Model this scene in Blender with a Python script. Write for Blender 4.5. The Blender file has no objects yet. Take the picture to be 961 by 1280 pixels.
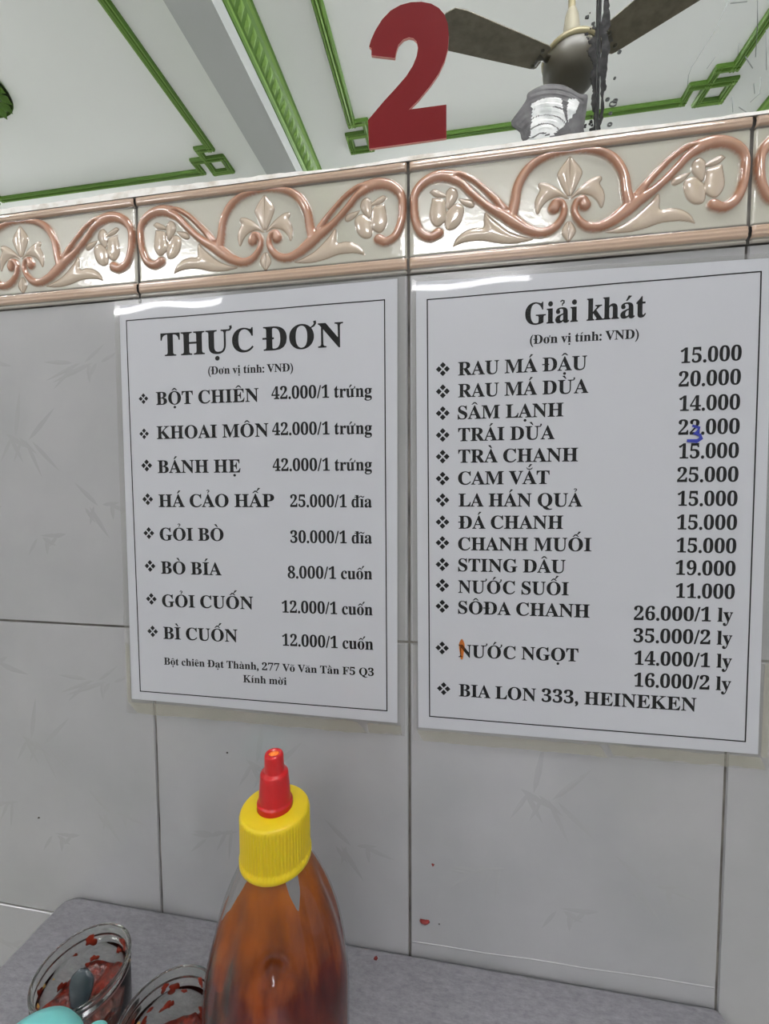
import bpy, bmesh, math, random, unicodedata
import numpy as np
from mathutils import Vector, Matrix
from mathutils.geometry import tessellate_polygon

SC = bpy.context.scene
COL = SC.collection
Z0 = 1.229            # height of the lower edge of the patterned border above the floor
CEIL = Z0 + 1.957
TOP = Z0 - 0.479      # table top
BACK = -3.36          # wall behind the camera
LEFT = -3.75
RIGHT = 3.0
R = math.radians
rnd = random.Random(7)

# ------------------------------------------------------------------ camera
cam_data = bpy.data.cameras.new('camera')
cam = bpy.data.objects.new('camera', cam_data)
COL.objects.link(cam)
cam_data.sensor_fit = 'AUTO'
cam_data.sensor_width = 36.0
cam_data.lens = 524.5286 / 1280 * 36.0
cam_data.clip_start = 0.01
rt = Vector((0.98682, 0.16164, -0.00503)); upv = Vector((-0.00380, 0.05429, 0.99852)); fw = Vector((-0.16166, 0.98536, -0.05422))
rt.normalize(); fw = (fw - rt * fw.dot(rt)).normalized(); upv = rt.cross(fw)
M = Matrix((( rt.x, upv.x, -fw.x, 0.02994), (rt.y, upv.y, -fw.y, -0.28608), (rt.z, upv.z, -fw.z, Z0 - 0.14282), (0, 0, 0, 1)))
cam.matrix_world = M
SC.camera = cam

# ------------------------------------------------------------------ world, exposure
SC.view_settings.view_transform = 'Standard'
SC.view_settings.look = 'None'
SC.view_settings.gamma = 1.0
SC.view_settings.use_curve_mapping = False
SC.view_settings.exposure = 0.16
wd = bpy.data.worlds.new('daylight'); SC.world = wd; wd.use_nodes = True
wb = wd.node_tree.nodes['Background']
wb.inputs[0].default_value = (0.95, 0.97, 1.0, 1); wb.inputs[1].default_value = 0.6
SC.cycles.use_denoising = True
SC.cycles.max_bounces = 14; SC.cycles.transparent_max_bounces = 24; SC.cycles.transmission_bounces = 12
SC.cycles.glossy_bounces = 6; SC.cycles.diffuse_bounces = 5

# ------------------------------------------------------------------ helpers
def lin(c):
    return tuple(((v / 255) / 12.92 if v / 255 <= 0.04045 else ((v / 255 + 0.055) / 1.055) ** 2.4) for v in c) + (1.0,)

def mat(name, rgb, rough=0.5, metal=0.0, spec=0.5, **kw):
    m = bpy.data.materials.new(name); m.use_nodes = True
    b = m.node_tree.nodes['Principled BSDF']
    b.inputs['Base Color'].default_value = lin(rgb)
    b.inputs['Roughness'].default_value = rough
    b.inputs['Metallic'].default_value = metal
    b.inputs['Specular IOR Level'].default_value = spec
    for k, v in kw.items(): b.inputs[k.replace('_', ' ')].default_value = v
    return m

def nodes(m): return m.node_tree.nodes, m.node_tree.links, m.node_tree.nodes['Principled BSDF']

def noise_color(m, a, b, scale, stretch=(1, 1, 1), detail=4, lo=0.35, hi=0.65, rough=0.55):
    n, l, p = nodes(m)
    tc = n.new('ShaderNodeTexCoord'); mp = n.new('ShaderNodeMapping'); mp.inputs['Scale'].default_value = stretch
    t = n.new('ShaderNodeTexNoise'); t.inputs['Scale'].default_value = scale; t.inputs['Detail'].default_value = detail; t.inputs['Roughness'].default_value = rough
    r = n.new('ShaderNodeValToRGB'); r.color_ramp.elements[0].position = lo; r.color_ramp.elements[1].position = hi
    r.color_ramp.elements[0].color = lin(a); r.color_ramp.elements[1].color = lin(b)
    l.new(tc.outputs['Object'], mp.inputs[0]); l.new(mp.outputs[0], t.inputs[0]); l.new(t.outputs[0], r.inputs[0]); l.new(r.outputs[0], p.inputs['Base Color'])
    return t, r

def bump(m, scale, strength, dist=0.001, stretch=(1, 1, 1), detail=3):
    n, l, p = nodes(m)
    tc = n.new('ShaderNodeTexCoord'); mp = n.new('ShaderNodeMapping'); mp.inputs['Scale'].default_value = stretch
    t = n.new('ShaderNodeTexNoise'); t.inputs['Scale'].default_value = scale; t.inputs['Detail'].default_value = detail
    b = n.new('ShaderNodeBump'); b.inputs['Strength'].default_value = strength; b.inputs['Distance'].default_value = dist
    l.new(tc.outputs['Object'], mp.inputs[0]); l.new(mp.outputs[0], t.inputs[0]); l.new(t.outputs[0], b.inputs['Height']); l.new(b.outputs[0], p.inputs['Normal'])

def film_mat(name, tint, gloss_rough=0.05, haze=0.0, haze_rgb=(255, 255, 255), ior=1.45):
    m = bpy.data.materials.new(name); m.use_nodes = True
    n, l = m.node_tree.nodes, m.node_tree.links
    n.remove(n['Principled BSDF']); out = n['Material Output']
    tr = n.new('ShaderNodeBsdfTransparent'); tr.inputs[0].default_value = lin(tint)
    df = n.new('ShaderNodeBsdfDiffuse'); df.inputs[0].default_value = lin(haze_rgb)
    gl = n.new('ShaderNodeBsdfGlossy'); gl.inputs['Roughness'].default_value = gloss_rough
    m1 = n.new('ShaderNodeMixShader'); m1.inputs[0].default_value = haze
    fr = n.new('ShaderNodeFresnel'); fr.inputs[0].default_value = ior
    m2 = n.new('ShaderNodeMixShader')
    l.new(tr.outputs[0], m1.inputs[1]); l.new(df.outputs[0], m1.inputs[2])
    ge = n.new('ShaderNodeNewGeometry'); mp = n.new('ShaderNodeMapRange'); mp.inputs[3].default_value = ior; mp.inputs[4].default_value = 1 / ior
    l.new(ge.outputs['Backfacing'], mp.inputs[0]); l.new(mp.outputs[0], fr.inputs[0])   # a thin sheet reflects alike from both sides
    l.new(fr.outputs[0], m2.inputs[0]); l.new(m1.outputs[0], m2.inputs[1]); l.new(gl.outputs[0], m2.inputs[2])
    l.new(m2.outputs[0], out.inputs[0])
    return m

class MB:
    """collects faces; build() links them as one mesh object"""
    def __init__(s): s.v = []; s.f = []; s.mi = []; s.sm = []
    def add(s, vs, fs, mi=0, smooth=False):
        o = len(s.v); s.v += [tuple(v) for v in vs]
        for f in fs: s.f.append(tuple(o + i for i in f)); s.mi.append(mi); s.sm.append(smooth)
    def box(s, a, b, mi=0):
        (x0, y0, z0), (x1, y1, z1) = a, b
        s.add([(x0, y0, z0), (x1, y0, z0), (x1, y1, z0), (x0, y1, z0), (x0, y0, z1), (x1, y0, z1), (x1, y1, z1), (x0, y1, z1)],
              [(0, 3, 2, 1), (4, 5, 6, 7), (0, 1, 5, 4), (1, 2, 6, 5), (2, 3, 7, 6), (3, 0, 4, 7)], mi)
    def lathe(s, prof, c=(0, 0, 0), n=48, mi=0, rad=None, cap0=False, cap1=False):
        vs = []; fs = []
        for (r, z) in prof:
            for i in range(n):
                a = 2 * math.pi * i / n; k = rad(a, z) if rad else 1.0
                vs.append((c[0] + r * k * math.cos(a), c[1] + r * k * math.sin(a), c[2] + z))
        for j in range(len(prof) - 1):
            for i in range(n):
                fs.append((j * n + i, j * n + (i + 1) % n, (j + 1) * n + (i + 1) % n, (j + 1) * n + i))
        if cap0: fs.append(tuple(range(n - 1, -1, -1)))
        if cap1: fs.append(tuple((len(prof) - 1) * n + i for i in range(n)))
        s.add(vs, fs, mi, True)
    def tube(s, pts, rads, n=10, mi=0, squash=1.0, caps=True):
        P = [Vector(p) for p in pts]; vs = []; fs = []
        if not hasattr(rads, '__len__'): rads = [rads] * len(P)
        up = Vector((0, 0, 1))
        for i, p in enumerate(P):
            t = (P[min(i + 1, len(P) - 1)] - P[max(i - 1, 0)]).normalized()
            u = t.cross(up); u = u.normalized() if u.length > 1e-4 else Vector((1, 0, 0))
            w = u.cross(t).normalized()
            for k in range(n):
                a = 2 * math.pi * k / n
                vs.append(p + u * (rads[i] * math.cos(a)) + w * (rads[i] * squash * math.sin(a)))
        for j in range(len(P) - 1):
            for k in range(n): fs.append((j * n + k, j * n + (k + 1) % n, (j + 1) * n + (k + 1) % n, (j + 1) * n + k))
        if caps: fs.append(tuple(range(n - 1, -1, -1))); fs.append(tuple((len(P) - 1) * n + k for k in range(n)))
        s.add(vs, fs, mi, True)
    def prism(s, poly, y0, y1, mi=0):
        """outline in x,z pushed from y0 (front) to y1"""
        n = len(poly); vs = [(x, y0, z) for x, z in poly] + [(x, y1, z) for x, z in poly]
        tris = tessellate_polygon([[Vector((x, z, 0)) for x, z in poly]])
        fs = [tuple(t) for t in tris] + [tuple(n + i for i in reversed(t)) for t in tris]
        fs += [(i, (i + 1) % n, n + (i + 1) % n, n + i) for i in range(n)]
        s.add(vs, fs, mi)
    def flat(s, poly, y, mi=0):
        tris = tessellate_polygon([[Vector((x, z, 0)) for x, z in poly]])
        s.add([(x, y, z) for x, z in poly], [tuple(t) for t in tris], mi)
    def build(s, name, mats, parent=None, fix=True, loc=None):
        me = bpy.data.meshes.new(name); me.from_pydata(s.v, [], s.f)
        for m in (mats if isinstance(mats, (list, tuple)) else [mats]): me.materials.append(m)
        me.polygons.foreach_set('material_index', s.mi); me.polygons.foreach_set('use_smooth', s.sm)
        if fix:
            bm = bmesh.new(); bm.from_mesh(me); bmesh.ops.recalc_face_normals(bm, faces=bm.faces); bm.to_mesh(me); bm.free()
        o = bpy.data.objects.new(name, me); COL.objects.link(o)
        if parent: o.parent = parent
        if loc: o.location = loc
        return o

def bev(o, w, seg=2):
    b = o.modifiers.new('soft_edges', 'BEVEL'); b.width = w; b.segments = seg; b.limit_method = 'ANGLE'; b.angle_limit = R(40)
    return o
def struct(o): o['kind'] = 'structure'; return o
def tag(o, label, cat, group=None):
    o['label'] = label; o['category'] = cat
    if group: o['group'] = group
    return o
def thing(name, loc, label, cat, group=None):
    o = bpy.data.objects.new(name, None); COL.objects.link(o); o.location = loc; o.empty_display_size = 0.02
    return tag(o, label, cat, group)

def smooth_path(pts, n=8):
    """Catmull-Rom through points of any dimension"""
    P = [np.array(p, float) for p in pts]; P = [2 * P[0] - P[1]] + P + [2 * P[-1] - P[-2]]; out = []
    for i in range(1, len(P) - 2):
        for k in range(n):
            t = k / n; a, b, c, d = P[i - 1:i + 3]
            out.append(0.5 * (2 * b + (c - a) * t + (2 * a - 5 * b + 4 * c - d) * t * t + (3 * b - a - 3 * c + d) * t ** 3))
    out.append(P[-2]); return out

# ------------------------------------------------------------------ materials
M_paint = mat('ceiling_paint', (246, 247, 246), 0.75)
M_beam = mat('shaded_beam_paint', (196, 198, 198), 0.8)  # greyer than the ceiling: shade of the underside put into the colour
M_wallpaint = mat('wall_paint', (232, 233, 230), 0.8)
M_floor = mat('floor_tile', (170, 166, 158), 0.35); noise_color(M_floor, (196, 194, 188), (212, 210, 204), 3)
M_green = mat('green_moulding_paint', (86, 124, 40), 0.5)
M_green2 = mat('light_green_leaf_and_highlight', (122, 158, 74), 0.5)
M_tile = mat('glazed_white_tile', (156, 157, 159), 0.13); noise_color(M_tile, (151, 152, 154), (161, 161, 163), 9, detail=6); bump(M_tile, 38, 0.10, 0.001)
M_leafprint = mat('tile_leaf_print', (152, 153, 154), 0.15)
M_grout = mat('dark_grout', (78, 76, 73), 0.85); noise_color(M_grout, (56, 54, 52), (124, 120, 114), 24)
M_caulk = mat('white_grout', (226, 222, 214), 0.6); noise_color(M_caulk, (196, 186, 172), (238, 236, 232), 60, lo=0.3, hi=0.5)
M_mirror = mat('mirror_silver', (228, 232, 231), 0.004, 1.0)
M_tarnish = mat('mirror_black_rot', (24, 24, 24), 0.6, 0, 0.2); noise_color(M_tarnish, (10, 10, 10), (62, 64, 64), 220, lo=0.45, hi=0.75)
M_ring = mat('mirror_spot', (96, 100, 100), 0.4)
M_scratch = mat('mirror_scratch', (160, 166, 165), 0.5)
M_chip = mat('chipped_glass', (96, 96, 98), 0.5, 0.0, 0.25); noise_color(M_chip, (80, 80, 82), (112, 112, 114), 90)
M_chipw = mat('pale_chipped_glass', (226, 230, 230), 0.2); noise_color(M_chipw, (196, 202, 202), (245, 247, 247), 120)
M_red = mat('red_vinyl', (108, 24, 27), 0.65, 0, 0.08)
M_rededge = mat('pale_edge_reflection', (226, 160, 150), 0.5)  # pale side faces: the mirror's reflection along the edge, put in as colour
M_steel = mat('brushed_steel', (166, 165, 171), 0.38, 0.8); noise_color(M_steel, (146, 145, 151), (188, 187, 193), 190, (1, 2.6, 1), 10, 0.3, 0.7, 0.75); bump(M_steel, 260, 0.22, 0.0005, (1, 3, 1), 8)
M_legs = mat('steel_tube', (150, 150, 152), 0.35, 0.9)
M_paper = mat('printed_paper', (194, 196, 201), 0.6)
M_ink = mat('black_ink', (9, 9, 11), 0.7, 0, 0.2)
M_blue = mat('blue_pen_ink', (40, 52, 150), 0.5)
M_smear = film_mat('dried_chili_sauce_smear', (244, 176, 104), 0.3, 0.16, (224, 128, 50))
M_film = film_mat('laminate_film', (252, 252, 253), 0.05, 0.004, ior=1.33)
M_margin = film_mat('laminate_margin', (250, 250, 249), 0.08, 0.12, (214, 214, 210), ior=1.33)
M_glue = film_mat('aged_yellow_glue', (251, 250, 246), 0.3, 0.26, (204, 200, 180), ior=1.33)
M_fan = mat('fan_brown_enamel', (96, 88, 72), 0.6); noise_color(M_fan, (86, 79, 64), (106, 98, 82), 30)
M_fanbody = mat('fan_motor_enamel', (62, 57, 46), 0.4)
M_bell = mat('fan_bell_enamel', (128, 122, 106), 0.4)
M_brass = mat('pale_gold_metal', (128, 119, 92), 0.4, 0.3)
M_tube = bpy.data.materials.new('fluorescent_glow'); M_tube.use_nodes = True
_b = M_tube.node_tree.nodes['Principled BSDF']; _b.inputs['Emission Color'].default_value = (1.0, 0.975, 0.99, 1); _b.inputs['Emission Strength'].default_value = 34
M_tube2 = M_tube.copy(); M_tube2.name = 'fluorescent_glow_ceiling'; M_tube2.node_tree.nodes['Principled BSDF'].inputs['Emission Strength'].default_value = 145
M_white = mat('white_enamel', (225, 225, 222), 0.4)
M_yellow = mat('yellow_plastic', (206, 180, 6), 0.42, Subsurface_Weight=0.1, Subsurface_Scale=0.002)
M_redcap = mat('red_plastic', (176, 14, 20), 0.3)
M_orange = mat('orange_sauce_residue', (240, 122, 40), 0.3)
M_pet = film_mat('clear_plastic', (253, 252, 250), 0.03, 0.0, ior=1.5)
M_glass = bpy.data.materials.new('clear_glass'); M_glass.use_nodes = True
_g = M_glass.node_tree.nodes['Principled BSDF']; _g.inputs['Transmission Weight'].default_value = 1.0; _g.inputs['Roughness'].default_value = 0.02; _g.inputs['IOR'].default_value = 1.47; _g.inputs['Base Color'].default_value = lin((240, 244, 238))
M_sauce = mat('chili_sauce', (140, 62, 20), 0.35, 0, 0.2)
M_paste = mat('chili_paste', (90, 20, 14), 0.3); noise_color(M_paste, (54, 10, 8), (124, 34, 18), 260, detail=3); bump(M_paste, 500, 0.6, 0.001)
M_seed = mat('chili_seed', (214, 170, 96), 0.45)
M_smearpaste = mat('chili_smear', (120, 34, 18), 0.3)
M_spoon = mat('dark_spoon_plastic', (58, 66, 72), 0.22)
M_teal = mat('turquoise_plastic', (122, 206, 204), 0.35, Subsurface_Weight=0.15, Subsurface_Scale=0.003)
M_flake = mat('dried_chili', (112, 24, 20), 0.5)
M_speck = mat('dark_speck', (52, 48, 46), 0.7)

def sauce_nodes():
    n, l, p = nodes(M_sauce)
    t, r = noise_color(M_sauce, (84, 18, 9), (166, 66, 22), 85, (1, 1, 0.3), 6, 0.34, 0.66)
    e = r.color_ramp.elements.new(0.5); e.color = lin((118, 34, 11))
    # the film in the neck is thin and amber, the body of the sauce red-brown
    tc = n.new('ShaderNodeTexCoord'); sp = n.new('ShaderNodeSeparateXYZ'); mr = n.new('ShaderNodeMapRange'); mx = n.new('ShaderNodeMix'); mx.data_type = 'RGBA'
    ad = n.new('ShaderNodeMath'); ad.operation = 'MULTIPLY_ADD'; ad.inputs[1].default_value = .06
    l.new(tc.outputs['Object'], sp.inputs[0]); l.new(t.outputs[0], ad.inputs[0]); l.new(sp.outputs[2], ad.inputs[2]); l.new(ad.outputs[0], mr.inputs[0])
    mr.inputs[1].default_value = .136; mr.inputs[2].default_value = .184
    l.new(mr.outputs[0], mx.inputs[0]); l.new(r.outputs[0], mx.inputs[6]); mx.inputs[7].default_value = lin((186, 104, 6))
    l.new(mx.outputs[2], p.inputs['Base Color'])
    tl = n.new('ShaderNodeBsdfTranslucent'); ms = n.new('ShaderNodeMixShader'); ms.inputs[0].default_value = .55
    l.new(mx.outputs[2], tl.inputs[0]); l.new(p.outputs[0], ms.inputs[1]); l.new(tl.outputs[0], ms.inputs[2]); l.new(ms.outputs[0], n['Material Output'].inputs[0])
sauce_nodes()

# ================================================================== setting
b = MB(); b.box((LEFT - .1, BACK - .1, -0.1), (RIGHT, 0.1, 0)); struct(b.build('floor', M_floor))
b = MB()
b.box((LEFT - .1, BACK - .1, CEIL), (RIGHT, 0.1, CEIL + 0.1))
struct(b.build('ceiling', M_paint))
DROP = 0.174
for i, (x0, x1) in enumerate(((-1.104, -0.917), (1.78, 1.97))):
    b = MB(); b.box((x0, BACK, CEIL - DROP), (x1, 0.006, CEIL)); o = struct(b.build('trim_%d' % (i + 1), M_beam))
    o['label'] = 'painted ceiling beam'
b = MB(); b.box((LEFT - .1, BACK - .1, 0), (RIGHT, BACK, CEIL)); struct(b.build('wall_back', M_wallpaint))
b = MB(); b.box((LEFT - .1, BACK, 0), (LEFT, 0.1, CEIL)); struct(b.build('wall_left', M_wallpaint))

# front wall: plaster core, dark grout, glazed tiles 20 x 25 cm
W, H = 0.2, 0.2497
b = MB()
b.box((LEFT, 0.006, 0), (RIGHT, 0.1, CEIL), 3)
b.box((LEFT, 0.0012, 0), (RIGHT, 0.006, Z0), 1)
def tile(x0, x1, z0, z1, g=0.00072, c=0.0006):
    x0 += g; x1 -= g; z0 += g; z1 -= g
    vs = [(x0, .0012, z0), (x1, .0012, z0), (x1, .0012, z1), (x0, .0012, z1), (x0 + c, 0, z0 + c), (x1 - c, 0, z0 + c), (x1 - c, 0, z1 - c), (x0 + c, 0, z1 - c)]
    b.add(vs, [(4, 5, 6, 7), (0, 1, 5, 4), (1, 2, 6, 5), (2, 3, 7, 6), (3, 0, 4, 7)], 0)
def blade(cx, cz, a, L, w):
    ca, sa = math.cos(a), math.sin(a); pts = []
    for t, s in ((0, .12), (.2, .8), (.45, 1), (.75, .6), (1, 0), (.75, -.6), (.45, -1), (.2, -.8)):
        pts.append((cx + L * t * ca - w * s * sa, cz + L * t * sa + w * s * ca))
    n = len(pts)
    vs = [(x, -0.00002, z) for x, z in pts] + [(cx + L * .5 * ca, -0.00012, cz + L * .5 * sa)]
    b.add(vs, [(i, (i + 1) % n, n) for i in range(n)], 2)
SPRAYS = [(.150, .205, -1.9, 8, .050), (.085, .150, -1.2, 9, .046), (.050, .090, -2.4, 7, .040), (.155, .095, -1.4, 7, .038), (.045, .215, -.6, 6, .036), (.110, .070, -2.0, 6, .034)]
k0 = int(math.floor(LEFT / W)); k1 = int(math.ceil(RIGHT / W))
for row in range(5):
    zt = Z0 - row * H; zb = max(zt - H, 0.0)
    if row == 4: zb = zt - H
    for k in range(k0, k1):
        x0 = max(k * W, LEFT); x1 = min((k + 1) * W, RIGHT)
        tile(x0, x1, max(zb, 0), zt)
        if -3 <= k <= 2 and row < 3:
            rr = random.Random(11)
            for (sx, sz, a0, n, L) in SPRAYS:
                st = rr.uniform(-.5, .5)
                for q in range(n):                     # bamboo leaves springing from a short bent twig
                    u = (q / n - .35) * .028
                    X = x0 + sx + u * math.cos(st); Zz = zt - H + sz + u * math.sin(st)
                    a = a0 + rr.gauss(0, .62) + (2.6 if q % 4 == 3 else 0); l = L * rr.uniform(.3, .8)
                    ex, ez = X + l * math.cos(a), Zz + l * math.sin(a)
                    if x0 + .004 < ex < x1 - .004 and zb + .004 < ez < zt - .004 and x0 + .004 < X < x1 - .004: blade(X, Zz, a, l, rr.uniform(.0014, .0022))
struct(b.build('wall_front', [M_tile, M_grout, M_leafprint, M_wallpaint], fix=False))
# pale bead of filler where the tiles meet the steel top, right of the grout line
b = MB(); xs = np.linspace(0.002, 0.198, 40)
P = [(x, 0.0004, TOP + 0.0085 + 0.004 * (x / .2) + 0.0003 * math.sin(x * 90)) for x in xs]
b.tube(P, 0.0008, 8, 0, 0.8); struct(b.build('trim_3', M_tile))

# ------------------------------------------------------------------ raised pattern border (glazed relief tiles)
MAIN = [(19.0, 23.4, 3.0), (13.8, 21.4, 2.7), (7.7, 24.5, 2.6), (4.2, 31.7, 2.5), (2.9, 40.3, 2.5), (3.2, 47.9, 2.5), (6.2, 53.2, 2.8), (12.1, 57.3, 3.1), (19.8, 58.9, 3.4), (27.5, 57.6, 3.6)]
UPPER = [(27.5, 57.9, 2.6), (33.6, 58.0, 1.7), (41.9, 53.2, 1.6), (49.4, 46.3, 1.7), (55.6, 39.9, 2.0), (60.3, 33.6, 2.7)]
LOWER = [(27.5, 56.3, 2.8), (33.7, 52.6, 2.3), (40.3, 45.7, 2.2), (47.3, 39.1, 2.2), (53.3, 34.4, 2.5), (59.5, 30.9, 3.2)]
CUP = [(59.5, 31.3, 3.3), (65.3, 27.0, 3.7), (70.0, 23.4, 3.4), (75.0, 20.0, 3.0), (82.5, 17.2, 2.7), (89.7, 18.4, 2.5), (95.1, 23.4, 2.1), (97.0, 29.0, 1.9), (95.6, 33.6, 1.9), (92.2, 34.4, 2.3), (90.9, 31.2, 3.3)]
RING = [(65.3, 29.5, 3.2), (67.0, 36.6, 2.9), (68.4, 45.0, 2.7), (71.2, 51.5, 2.7), (75.5, 57.0, 2.6), (81.3, 60.7, 2.3), (88.2, 62.8, 1.8), (95.3, 63.4, 1.2), (100.5, 63.4, 0.9)]
LEAVES = [[(99.8, 61.0), (93.5, 52.9), (93.6, 48.0), (100, 37.7)],
  [(99.6, 36.2), (93.3, 42.5), (86.9, 46.6), (82.5, 47.4), (81.3, 45.5), (82.5, 43.0), (80.2, 38.4), (79.5, 33.6), (81.1, 28.6), (83.9, 33.2), (87.8, 36.7), (94.1, 38.2), (98.1, 36.4)],
  [(100, 9.8), (95.9, 16.2), (99.8, 22.4)],
  [(13.4, 49.6), (16.4, 51.0), (23.3, 47.3), (23.3, 45.6), (17.3, 46.3)],
  [(15.1, 45.7), (22.4, 44.0), (23.7, 38.0), (24.2, 33.0), (22.5, 29.8), (18.1, 27.7), (14.7, 30.6), (13.4, 35.8)],
  [(24.2, 35.9), (30.1, 40.7), (35.2, 37.6), (33.6, 29.5), (29.3, 25.3), (24.6, 25.4), (23.3, 29.7)],
  [(24.1, 48.8), (27.1, 51.0), (30.5, 48.9), (31.0, 43.9), (25.9, 37.8), (23.7, 41.4)],
  [(31.8, 43.4), (40.3, 41.6), (42.0, 38.5), (39.9, 37.1), (35.2, 39.3)],
  [(28.5, 14.1), (31.1, 18.9), (36.2, 22.6), (42.1, 24.0), (47.9, 23.9), (48.3, 30.3), (49.5, 33.0), (53.7, 28.2), (63.7, 19.8), (73.6, 15.5), (78.4, 14.0), (67.9, 12.6), (57.2, 13.8), (47.2, 16.3), (37.9, 16.5), (31.9, 15.4)]]
BW, BH = 200.0, 71.0
def relief(nx, nz):
    xs = np.linspace(0.0, BW, nx); zs = np.linspace(0, BH, nz)
    X, Z = np.meshgrid(xs, zs); Xm = np.where(X > 100, 200 - X, X)
    h = np.zeros_like(X); scroll = np.full_like(X, 9.0); leaf = np.full_like(X, 9.0)
    for path in (MAIN, UPPER, LOWER, CUP, RING):
        pts = smooth_path(path, 7)
        for a, c in zip(pts[:-1], pts[1:]):
            ex, ez = c[0] - a[0], c[1] - a[1]; L2 = ex * ex + ez * ez + 1e-9
            t = np.clip(((Xm - a[0]) * ex + (Z - a[1]) * ez) / L2, 0, 1)
            r = 1.12 * (a[2] + (c[2] - a[2]) * t)
            d = np.hypot(Xm - a[0] - ex * t, Z - a[1] - ez * t)
            scroll = np.minimum(scroll, d - r)
            u = np.clip(d / r, 0, 1)
            h = np.maximum(h, 2.7 * np.sqrt(1 - u * u) ** 1.2 * np.minimum(1, r / 2.4))
    for poly in LEAVES:
        P = [tuple(p[:2]) for p in poly]
        Q = smooth_path(P + [P[0]], 4); n = len(Q) - 1
        dmin = np.full_like(X, 99.0); ins = np.zeros(X.shape, bool)
        for i in range(n):
            a, c = Q[i], Q[i + 1]; ex, ez = c[0] - a[0], c[1] - a[1]
            t = np.clip(((Xm - a[0]) * ex + (Z - a[1]) * ez) / (ex * ex + ez * ez + 1e-9), 0, 1)
            dmin = np.minimum(dmin, np.hypot(Xm - a[0] - ex * t, Z - a[1] - ez * t))
            cr = ((a[1] > Z) != (c[1] > Z)); xi = a[0] + ex * (Z - a[1]) / (ez if abs(ez) > 1e-9 else 1e-9)
            ins ^= cr & (Xm < xi)
        sd = np.where(ins, -dmin, dmin); leaf = np.minimum(leaf, sd)
        h = np.maximum(h, np.where(ins, 1.5 * (1 - np.exp(-dmin / 1.6)), -.35 * np.exp(-(dmin / .35) ** 2)))
    for zc, hw in ((6.2, 3.7), (67.4, 2.9)):
        u = np.clip(np.abs(Z - zc) / hw, 0, 1); h = np.maximum(h, 1.9 * (1 - u ** 4) + 0.15 * np.cos(u * 9) * (u < .9))
    # grooves beside the two straight rims, rounded tile edge
    for zc in (10.2, 64.1, 2.0): h -= 0.35 * np.exp(-((Z - zc) / 0.45) ** 2)
    e = np.minimum(np.minimum(X, BW - X), np.minimum(Z, BH - Z)); h -= 1.2 * np.exp(-e / 0.5)
    col = np.empty(X.shape + (3,)); base = np.array(lin((187, 185, 173))[:3]); col[:] = base
    def mix(mask, c):
        nonlocal col
        col = col * (1 - mask[..., None]) + np.array(lin(c)[:3]) * mask[..., None]
    ss = lambda v, a, c: np.clip((v - a) / (c - a), 0, 1)
    mix(1 - ss(leaf, -.25, .05), (194, 178, 160)); mix(np.exp(-(leaf / .30) ** 2) * .85, (112, 84, 60))
    mix(np.exp(-np.maximum(scroll, 0) / 0.9) * .42 * (scroll > 0), (158, 116, 84))
    sm = 1 - ss(scroll, -.3, .1); mix(sm, (158, 108, 82)); mix(sm * ss(-scroll, .7, 2.6) * .75, (190, 150, 128))
    rim = np.maximum((np.abs(Z - 6.2) < 3.5) * 1.0, (np.abs(Z - 67.4) < 2.8) * 1.0); mix(rim, (186, 160, 140))
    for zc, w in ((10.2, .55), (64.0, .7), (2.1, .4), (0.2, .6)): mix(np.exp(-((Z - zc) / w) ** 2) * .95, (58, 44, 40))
    mix((Z < 1.7) * .8, (176, 170, 162))
    return X, Z, h, col
def border_mesh(ks_hi, ks_lo):
    vs = []; fs = []; cs = []; off = 0
    for ks, (nx, nz) in ((ks_hi, (421, 151)), (ks_lo, (81, 37))):
        X, Z, h, col = relief(nx, nz)
        q = np.arange(nx * nz).reshape(nz, nx)
        F = np.stack([q[:-1, :-1], q[:-1, 1:], q[1:, 1:], q[1:, :-1]], -1).reshape(-1, 4)
        for k in ks:
            g = 0.0006 + (0.0006 if k == 1 or k == 0 else 0)
            x = k * W + 0.0009 + X / 200 * (W - 0.0018)
            V = np.stack([x, -0.0012 - h / 1000, Z0 + Z / 1000], -1).reshape(-1, 3)
            vs.append(V); fs.append(F + off); cs.append(col.reshape(-1, 3)); off += len(V)
    V = np.concatenate(vs); F = np.concatenate(fs); C = np.concatenate(cs)
    me = bpy.data.meshes.new('trim_4'); me.vertices.add(len(V)); me.vertices.foreach_set('co', V.ravel())
    me.loops.add(F.size); me.loops.foreach_set('vertex_index', F.ravel().astype(np.int32))
    me.polygons.add(len(F)); me.polygons.foreach_set('loop_start', np.arange(0, F.size, 4, dtype=np.int32))
    me.polygons.foreach_set('use_smooth', np.ones(len(F), bool))
    me.update(calc_edges=True)
    a = me.color_attributes.new('glaze', 'FLOAT_COLOR', 'POINT'); a.data.foreach_set('color', np.c_[C, np.ones(len(C))].ravel())
    m = mat('relief_glaze', (210, 200, 185), 0.05, 0, 0.9, Coat_Weight=0.35, Coat_Roughness=0.04); n, l, p = nodes(m)
    at = n.new('ShaderNodeAttribute'); at.attribute_name = 'glaze'; l.new(at.outputs['Color'], p.inputs['Base Color'])
    bump(m, 420, 0.12, 0.0006); me.materials.append(m)
    o = bpy.data.objects.new('trim_4', me); COL.objects.link(o); return struct(o)
hi = [-2, -1, 0, 1]
border_mesh(hi, [k for k in range(k0, k1) if k not in hi])
b = MB(); b.box((LEFT, 0.0004, Z0), (RIGHT, 0.006, Z0 + .071)); struct(b.build('trim_5', M_grout))
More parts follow.
